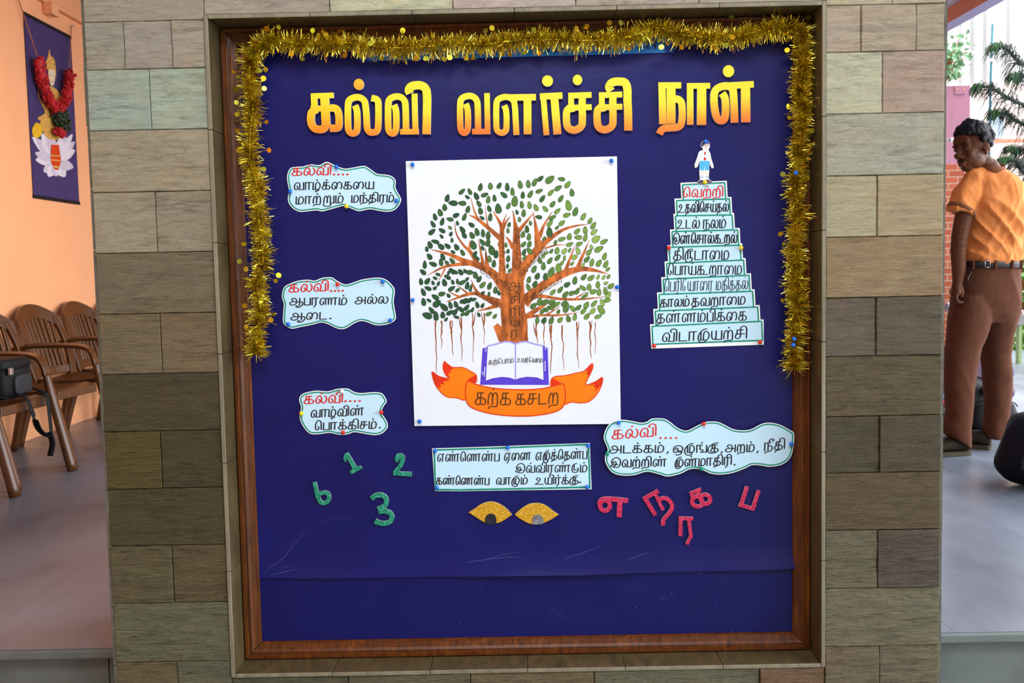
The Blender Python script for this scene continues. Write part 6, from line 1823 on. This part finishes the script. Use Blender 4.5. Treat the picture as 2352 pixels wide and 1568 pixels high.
# ---- a second pupil further away, only shoes and socks show between the legs
def far_person():
    o = PF(2256, 838)
    root = empty('person', Vector((o.x, o.y, 0)))
    tag(root, 'person far behind the young man, only dark socks and shoes showing between his legs', 'person')
    def W(x, y, z): return Vector((o.x + x, o.y + y, z))
    mb = MB()
    chain(mb, [(W(0, 0, 1.36), 0.055), (W(0, 0, 1.46), 0.05)])
    mb.ball(W(0, 0.0, 1.575), (0.075, 0.092, 0.115), 16, 12)
    mb.ball(W(0, 0.095, 1.56), (0.012, 0.014, 0.02), 8, 6)
    for s in (-1, 1):
        mb.ball(W(s * 0.078, 0, 1.57), (0.01, 0.02, 0.03), 8, 6)
        chain(mb, [(W(s * 0.15, 0, 1.32), 0.055), (W(s * 0.19, 0.0, 1.05), 0.042), (W(s * 0.19, 0.05, 0.82), 0.03), (W(s * 0.19, 0.06, 0.75), 0.028)])
        for k in range(4):
            b = W(s * 0.19, 0.03 + 0.018 * k, 0.74)
            chain(mb, [(b, 0.0095), (b + Vector((0, 0.004, -0.045 - 0.008 * (k in (1, 2)))), 0.0085), (b + Vector((-s * 0.012, 0.004, -0.075)), 0.0075)])
        chain(mb, [(W(s * 0.18, 0.10, 0.76), 0.011), (W(s * 0.175, 0.115, 0.70), 0.009)])
        chain(mb, [(W(s * 0.085, 0, 0.85), 0.085), (W(s * 0.085, 0.0, 0.48), 0.058), (W(s * 0.085, 0, 0.3), 0.055), (W(s * 0.085, 0, 0.08), 0.036)])
    chain(mb, [(W(0, 0, 1.30), 0.11), (W(0, 0, 0.95), 0.12)])
    fuse(mb, 'body', M_SKIN, 0.006, root, smooth=4)
    mb = MB()
    def er(z, rx, ry, n=20): return [W(rx * math.cos(2 * math.pi * k / n), ry * math.sin(2 * math.pi * k / n), z) for k in range(n)]
    mb.loft([er(1.40, .06, .06), er(1.37, .15, .09), er(1.30, .20, .125), er(1.1, .185, .125), er(0.9, .18, .125), er(0.84, .185, .13)])
    mb.build('shirt', M_SHIRT, root)
    mb = MB()
    mb.loft([er(0.92, .165, .12), er(0.8, .18, .13), er(0.6, .19, .135), er(0.36, .20, .14), er(0.355, .185, .125)])
    mb.build('shorts', M_TROUSER, root)
    mb = MB(); 
    for _ in range(140):
        d = Vector((random.gauss(0, 1), random.gauss(0, 1), random.gauss(0.6, 1))).normalized()
        if d.y > 0.4 and d.z < 0.45 or d.z < -0.3: continue
        mb.ball(W(d.x * 0.078, d.y * 0.095, 1.59 + d.z * 0.112), 0.018, 8, 6)
    fuse(mb, 'hair', M_HAIR, 0.008, root, smooth=1)
    for s in (-1, 1):
        x = s * 0.085
        mb = MB(); mb.loft([[W(x + r * math.cos(2 * math.pi * k / 14), r * math.sin(2 * math.pi * k / 14), z) for k in range(14)] for z, r in ((0.06, .044), (0.2, .056), (0.33, .064))])
        mb.build('sock', M_BAG, root)
        mb = MB()
        mb.loft([[W(x + w * math.cos(2 * math.pi * k / 14), y, z0 + (z1 - z0) * (.5 + .5 * math.sin(2 * math.pi * k / 14))) for k in range(14)] for y, w, z0, z1 in ((-.08, .02, .004, .06), (-.06, .04, .002, .1), (0.0, .044, .002, .11), (.08, .047, .002, .075), (.15, .042, .002, .055), (.185, .02, .004, .035))])
        mb.build('shoe', M_BAG2, root)
far_person()

# ------------------------------------------------------------------ bags on the floor
M_NAVYBAG = mat('navy_nylon', (11, 14, 26), 0.7, var=0.25, scale=30, bump=0.25, bscale=250, spec=0.2)
M_PURP = mat('plum_nylon', (84, 56, 88), 0.6, var=0.2, scale=40, bump=0.2, bscale=250)
def at_floor(px, py): return PF(px, py)
def backpack(name, label, c, r, m, rz=0.0, strap=True, seed=1, pocket=True, wob=0.16):
    root = empty(name, c, rz)
    tag(root, label, 'bag', 'school bags on the veranda floor')
    mb = MB(); superbox(mb, (0, 0, r[2] + 0.001), r, 3.2, wob=wob, seed=seed, taper=0.28, seg=40, ring=24)
    b = mb.build('body', m, root, local=True)
    zs = [v.co.z for v in b.data.vertices]; mn = min(zs)
    for v in b.data.vertices: v.co.z -= mn - 0.001
    if pocket:
        mb = MB(); superbox(mb, (0, -r[1] * 0.92, r[2] * 0.72), (r[0] * 0.74, r[1] * 0.38, r[2] * 0.62), 3.2, wob=0.10, seed=seed + 3, taper=0.15)
        mb.build('front_pocket', m, root, local=True)
        mb = MB()
        mb.tube(spline([(-r[0] * .72, -r[1] * 1.0, r[2] * 1.05), (-r[0] * .4, -r[1] * 1.22, r[2] * 1.28), (r[0] * .4, -r[1] * 1.22, r[2] * 1.28), (r[0] * .72, -r[1] * 1.0, r[2] * 1.05)], 5), 0.004, 6)
        mb.build('zip', M_BAG2, root, local=True)
    if strap:
        for s in (-1, 1):
            mb = MB()
            mb.tube(spline([(s * r[0] * .35, r[1] * .7, r[2] * 1.9), (s * r[0] * .6, r[1] * 1.35, r[2] * 1.5), (s * r[0] * .75, r[1] * 1.4, r[2] * .7), (s * r[0] * .8, r[1] * .95, r[2] * .2)], 6), 0.022, 8, flat=0.3, upv=(0, 1, 0))
            mb.build('strap', M_BAG, root, local=True)
    mb = MB(); mb.tube(spline([(-0.05, 0.02, r[2] * 1.93), (-0.03, 0.02, r[2] * 2.1), (0.03, 0.02, r[2] * 2.1), (0.05, 0.02, r[2] * 1.93)], 5), 0.008, 8)
    mb.build('handle', M_BAG, root, local=True)
    return root
c = at_floor(2262, 1002)
bp = backpack('backpack', 'slumped black backpack on the floor between the young man\'s legs', Vector((c.x + 0.07, c.y + 0.25, 0.0015)), (0.20, 0.17, 0.145), M_BAG, 0.1, seed=4, wob=0.2, strap=False)
mb = MB(); p0 = Vector((0.0, -0.13, 0.25)); superbox(mb, p0, (0.05, 0.03, 0.03), 3, wob=.2, seed=5); mb.build('buckle', M_BAG2, bp, local=True)
c = at_floor(2290, 960)
backpack('backpack', 'plum coloured backpack behind the slumped black one', Vector((c.x + 0.10, c.y + 0.52, 0.0015)), (0.26, 0.16, 0.19), M_PURP, -0.1, seed=9, wob=0.12, pocket=False)
c = at_floor(2352, 1128)
nb = backpack('backpack', 'large navy backpack leaning at the lower right picture edge', Vector((c.x + 0.135, c.y + 0.12, 0.0015)), (0.20, 0.16, 0.165), M_NAVYBAG, 0.5, seed=7, wob=0.14, strap=False)
mb = MB(); mb.ball((-0.10, -0.155, 0.30), (0.012, 0.006, 0.009), 10, 8); mb.build('zip_slider', M_STEEL, nb, local=True)
mb = MB(); mb.tube([(-0.205, -0.06, 0.17), (-0.212, -0.064, 0.15)], 0.003, 6); mb.box((-0.221, -0.070, 0.10), (-0.205, -0.058, 0.15)); mb.build('zip_pull', M_BAG2, nb, local=True)
mb = MB(); mb.box((-0.10, -0.19, 0.05), (-0.04, -0.182, 0.06)); mb.build('yellow_tab', mat('yellow_tab', (200, 150, 40), 0.6), nb, local=True)
c = at_floor(2164, 980)
rb = backpack('backpack', 'red and blue backpack half hidden by the pillar edge', Vector((c.x - 0.14, c.y - 0.05, 0.0015)), (0.125, 0.10, 0.17), mat('dark_bag_cloth', (26, 26, 34), 0.7), 0.0, seed=12, wob=.1, pocket=False)
for z, cc in ((0.17, (200, 30, 30)), (0.205, (120, 160, 210)), (0.24, (50, 60, 110)), (0.275, (196, 40, 40))):
    mb = MB(); superbox(mb, (0.01, -0.01, z), (0.13, 0.112, 0.022), 3.5, wob=.08, seed=int(z * 100)); mb.build('stripe', mat('bag_stripe', cc, 0.6), rb, local=True)
c = at_floor(2238, 866)
mb = MB(); superbox(mb, (c.x, c.y, 0.10), (0.07, 0.05, 0.10), 2.6, wob=.15, seed=3)
o = mb.build('water_bottle', mat('violet_plastic', (84, 80, 190), 0.35), origin=(c.x, c.y, 0))
tag(o, 'violet water bottle standing behind the young man\'s left leg', 'bottle')
mb = MB(); mb.tube([(c.x, c.y, 0.185), (c.x, c.y, 0.235)], 0.025, 12); mb.build('cap', M_EYEW, o)
c = at_floor(2362, 905)
backpack('backpack', 'blue backpack with an orange cord at the right picture edge', Vector((c.x + 0.0, c.y + 0.75, 0.0015)), (0.24, 0.2, 0.17), mat('deep_blue_nylon', (34, 62, 116), 0.6, var=.2), 0.3, seed=15, pocket=False)
mb = MB(); z0 = 0.45; q = at_floor(2358, 905) + Vector((0.0, 0.55, 0))
mb.tube(spline([q + Vector(v) for v in ((-.10, 0, .30), (-.14, -.02, .42), (-.06, -.03, .50), (.0, -.02, .40), (-.05, -.03, .31), (.04, -.02, .30), (0.08, 0, .40))], 6), 0.010, 8)
tag(mb.build('coiled_cord', mat('orange_cord', (214, 96, 40), 0.6)), 'orange cord coiled on the blue backpack', 'cord')

# ------------------------------------------------------------------ things beyond the veranda
# violet post at the pillar's edge with a steel knob
x = P(2160, 600, 7.4)
mb = MB(); mb.box((x.x - 0.06, 7.38, 0.0), (x.x + 0.016, 7.45, 1.75))
vp = mb.build('gate_post', mat('violet_grey_paint', (104, 100, 146), 0.6), bevel=0.004)
tag(vp, 'slim violet painted post just beyond the right edge of the pillar', 'post')
k = P(2178, 705, 7.33)
mb = MB(); mb.ball(k, (0.028, 0.024, 0.034), 16, 10); mb.tube([k, Vector((x.x, 7.4, k.z))], 0.010, 8); mb.build('knob', M_STEEL, vp)
k = P(2172, 322, 7.37)
mb = MB(); mb.tube([Vector((x.x + .01, 7.4, k.z)), k + Vector((0.035, -0.01, 0))], 0.012, 8); mb.ball(k + Vector((0.035, -0.01, 0)), 0.018, 10, 8); mb.build('latch', M_EYEW, vp)

def brick_material():
    t = NT('red_brick')
    br = t.n('ShaderNodeTexBrick')
    br.inputs['Scale'].default_value = 1.0; br.inputs['Brick Width'].default_value = 0.24; br.inputs['Row Height'].default_value = 0.083
    br.inputs['Mortar Size'].default_value = 0.008
    br.inputs['Color1'].default_value = (*lin((150, 70, 42)), 1); br.inputs['Color2'].default_value = (*lin((134, 58, 34)), 1); br.inputs['Mortar'].default_value = (*lin((150, 118, 100)), 1)
    tc = t.n('ShaderNodeTexCoord'); sx = t.n('ShaderNodeSeparateXYZ'); cx = t.n('ShaderNodeCombineXYZ')
    t.l(tc.outputs['Object'], sx.inputs[0]); t.l(sx.outputs['X'], cx.inputs['X']); t.l(sx.outputs['Z'], cx.inputs['Y'])
    t.l(cx.outputs[0], br.inputs['Vector']); t.l(br.outputs['Color'], t.b.inputs['Base Color'])
    t.b.inputs['Roughness'].default_value = 0.85
    t.bump(br.outputs['Fac'], -0.4, 0.005)
    return t.m
YG = 13.0
mb = MB()
a, b, zt, zb = P(2140, 500, YG).x, P(2215, 500, YG).x, P(2190, 377, YG).z, -0.25
mb.box((a, YG, zb), (b, YG + 0.42, zt))
pier = mb.build('gate_pier', brick_material())
tag(pier, 'red brick pier with a pink post on top beyond the veranda', 'pier')
M_PINK = mat('mauve_pink_paint', (146, 96, 116), 0.8, var=0.03)
mb = MB(); mb.box((P(2166, 300, YG).x, YG + 0.02, zt), (P(2229, 300, YG).x, YG + 0.36, P(2200, 196, YG).z)); mb.build('upper_post', M_PINK, pier)
mb = MB(); mb.box((P(2194, 205, YG).x, YG + 0.008, P(2194, 216, YG).z), (P(2219, 205, YG).x, YG + 0.021, P(2194, 197, YG).z)); pl = mb.build('fixing_plate', M_PINK, pier)
for xx in (2199, 2214):
    mb = MB(); q = P(xx, 206, YG); mb.ball((q.x, YG + 0.008, q.z), 0.012, 8, 6); mb.build('bolt', M_BEAM, pl)

# potted creeper on the post
def leafy(name, label, base, spread, n, leaf, m, seed, cat='plant', height=0.4, stem_m=None, droop=0.0):
    rr = random.Random(seed)
    root = empty(name, base)
    tag(root, label, cat)
    st, lf = MB(), MB()
    base = Vector(base)
    for k in range(max(5, n // 22)):
        a = rr.uniform(0, 2 * math.pi)
        tip = base + Vector((math.cos(a) * spread * rr.uniform(.3, 1), math.sin(a) * spread * rr.uniform(.3, 1) * 0.7, height * rr.uniform(.45, 1)))
        mid = base.lerp(tip, 0.5) + Vector((0, 0, height * 0.16))
        pts = spline([tuple(base), tuple(mid), tuple(tip + Vector((0, 0, -droop)))], 8)
        st.tube(pts, [0.010 * (1 - i / len(pts)) + 0.003 for i in range(len(pts))], 6)
        for j in range(22):
            p = Vector(pts[int(len(pts) * (0.25 + 0.75 * rr.random())) - 1]) + Vector((rr.gauss(0, 1), rr.gauss(0, 1), rr.gauss(0, 1))) * leaf * 1.3
            p.z = max(p.z, base.z + leaf * 1.5)
            d = Vector((rr.gauss(0, 1), rr.gauss(0, 1), rr.gauss(0, .7))).normalized()
            e = d.cross(Vector((rr.gauss(0, 1), rr.gauss(0, 1), rr.gauss(0, 1)))).normalized()
            L_, w = leaf * rr.uniform(.7, 1.3), leaf * 0.34
            up = d.cross(e) * leaf * 0.1
            lf.add([p, p + d * L_ * .35 + e * w + up, p + d * L_ * .75 + e * w * .7 + up, p + d * L_, p + d * L_ * .75 - e * w * .7 + up, p + d * L_ * .35 - e * w + up, p + d * L_ * .5], [(0, 1, 6), (1, 2, 6), (2, 3, 6), (3, 4, 6), (4, 5, 6), (5, 0, 6)], 0)
    st.build('stem', stem_m or M_BARKD, root)
    lf.build('foliage', m, root)
    return root
M_PALE = mat('pale_green_leaf', (116, 158, 116), 0.6, var=0.25, scale=10)
M_LEAFG = mat('bright_green_leaf', (84, 124, 44), 0.6, var=0.3, scale=10)
M_PINE = mat('dark_pine_green', (34, 52, 42), 0.7, var=0.35, scale=20)
M_PINETIP = mat('pine_shoot_green', (58, 110, 52), 0.7, var=0.3, scale=20)
q = P(2180, 196, YG)
leafy('leafy_shrub', 'pale green leafy shrub growing on top of the pink post', (q.x, YG + 0.18, q.z + 0.012), 0.42, 330, 0.085, M_PALE, 4, height=0.62)
q = PF(2346, 800)
leafy('leafy_shrub', 'bright green shrub behind the railing at the right picture edge', (q.x + 0.95, 12.75, -0.25), 0.60, 500, 0.13, M_LEAFG, 8, height=1.75)
q = P(2262, 800, 11.6)
leafy('leafy_shrub', 'low green plant seen between the young man\'s legs', (q.x + 0.06, 11.5, -0.25), 0.26, 220, 0.12, M_LEAFG, 9, height=0.60)

# teal and white pole
q0, q1 = P(2281, 36, 15), P(2275, 195, 15)
pole = empty('striped_pole', (q1.x, 15, -0.25))
tag(pole, 'thin teal pole with a white top standing in front of the white building', 'pole')
mb = MB(); mb.tube([(q1.x - .02, 15, -0.25), (q1.x, 15, q1.z), (P(2280, 57, 15).x, 15, P(2280, 57, 15).z)], 0.019, 10); mb.build('lower_pole', mat('teal_paint', (30, 96, 112), 0.5), pole)
mb = MB(); a = P(2280, 57, 15); mb.tube([a, (q0.x + .01, 15, q0.z + 0.5)], 0.020, 10); mb.build('upper_pole', M_WHITE, pole)
mb = MB(); a = P(2277, 140, 15); mb.tube([a + Vector((0, 0, -.03)), a + Vector((0, 0, .03))], 0.028, 10); mb.build('joint', M_STEEL, pole)

# white building beyond
bl = empty('white_building', (9.5, 19.0, -0.25))
tag(bl, 'bright white building with a pale pink lower wall beyond the garden', 'building')
zc = P(2280, 196, 19).z
mb = MB(); mb.box((2.0, 19.0, zc), (24, 19.4, 11)); mb.build('upper_wall', M_WHITE, bl)
mb = MB(); mb.box((2.0, 18.92, -0.25), (24, 19.4, zc)); mb.build('lower_wall', M_PALEPINK, bl)
zl = P(2320, 323, 18.9).z
mb = MB(); mb.box((2.0, 18.88, zl - 0.02), (24, 18.92, zl + 0.03)); mb.build('string_course', M_BEAM, bl)
for xx in (2207, 2236, 2265, 2318):
    mb = MB(); a = P(xx, 120, 18.94); mb.tube([(a.x, 18.96, zc), (a.x, 18.96, 11)], 0.035, 8); mb.build('drain_pipe', mat('pale_grey_pipe', (206, 208, 212), 0.6), bl)
a, b = P(2277, 262, 18.9), P(2305, 318, 18.9)
mb = MB(); mb.box((a.x, 18.90, b.z), (b.x, 18.925, a.z)); mb.build('window', mat('grey_window', (168, 186, 206), 0.3), bl)

# railing on the right
q = P(2338, 680, 9.6)
rl = empty('garden_railing', (q.x, 9.6, 0))
tag(rl, 'low grey railing with a green post at the right picture edge', 'railing')
M_RAIL = mat('grey_painted_rail', (128, 126, 124), 0.7)
mb = MB(); mb.box((q.x - 0.06, 9.56, P(2340, 745, 9.6).z), (q.x + 2.2, 9.64, P(2340, 722, 9.6).z)); mb.build('top_rail', M_RAIL, rl)
for k in range(3):
    mb = MB(); mb.box((P(2338, 700, 9.6).x + 0.9 * k, 9.57, 0.0), (P(2345, 700, 9.6).x + 0.9 * k, 9.63, P(2340, 745, 9.6).z)); mb.build('post', mat('green_paint', (140, 160, 104), 0.7) if k == 0 else M_RAIL, rl)

# dark pine with drooping needles
def pine():
    YT_ = 8.6
    tr = P(2475, 400, YT_)
    root = empty('pine_tree', (tr.x, YT_, -0.25))
    tag(root, 'dark drooping pine tree reaching in from the right picture edge', 'tree')
    mb = MB(); mb.tube([(tr.x, YT_, -0.25), (tr.x + .02, YT_ + .02, 1.8), (tr.x, YT_, 4.6)], [0.075, 0.06, 0.02], 12); mb.build('trunk', M_BARKD, root)
    rr = random.Random(21)
    def branch(pts):
        pts = [Vector(p) for p in spline([tuple(p) for p in pts], 10)]
        mb = MB()
        N = len(pts)
        mb.tube(pts, [0.020 - 0.013 * i / N for i in range(N)], 6, 0)
        for i in range(N):
            for k in range(7):
                u = i + rr.random()
                p = pts[min(N - 1, int(u))].lerp(pts[min(N - 1, int(u) + 1)], u % 1)
                f = (i + 1) / N                              # 1 = tip
                ln = (0.27 - 0.15 * f) * rr.uniform(0.6, 1.1)
                side = rr.choice((-1, 1, 1, -1))
                tg = (pts[min(N - 1, i + 1)] - pts[max(0, i - 1)]).normalized()
                out = tg.cross(Vector((0, 0, 1))).normalized() * side * rr.uniform(.15, 1)
                up = rr.uniform(-0.5, 0.75) if f < .8 else rr.uniform(-.2, .8)
                d0 = (out + tg * rr.uniform(.3, .8) + Vector((0, 0, up))).normalized()
                a = p + d0 * ln * .45
                b = a + (d0 * .55 + Vector((0, 0, -0.85))).normalized() * ln * .45
                c = b + Vector((d0.x * .1, d0.y * .1, -0.28)) * ln
                w = 0.0032
                mb.tube([p, a, b, c], [w, w, w * .9, w * .4], 3, 0 if f < .72 or rr.random() < .55 else 1, smooth=False)
        mb.build('branch', [M_PINE, M_PINETIP], root)
    T = lambda z: Vector((tr.x, YT_, z))
    for tip, mid, dy in (((2284, 113), (2356, 152), -.1), ((2249, 203), (2340, 236), -.25), ((2283, 262), (2352, 286), .05), ((2304, 372), (2360, 400), -.2), ((2318, 428), (2372, 450), .2), ((2330, 178), (2390, 190), .3), ((2322, 345), (2390, 352), .25)):
        a = P(*tip, YT_ + dy); m = P(*mid, YT_ + dy * .6)
        branch([T(m.z - 0.16), m, a + Vector((0.10, 0, 0.00)), a + Vector((0, 0, 0.01))])
    for ang, z in ((0.3, 2.6), (1.2, 3.3), (-0.6, 2.1), (0.9, 1.5), (-1.0, 3.7), (0.1, 3.6)):
        d = Vector((math.cos(ang), math.sin(ang), 0))
        branch([T(z), T(z) + d * .35 + Vector((0, 0, .06)), T(z) + d * .7 + Vector((0, 0, .10)), T(z) + d * .95 + Vector((0, 0, .16))])
pine()
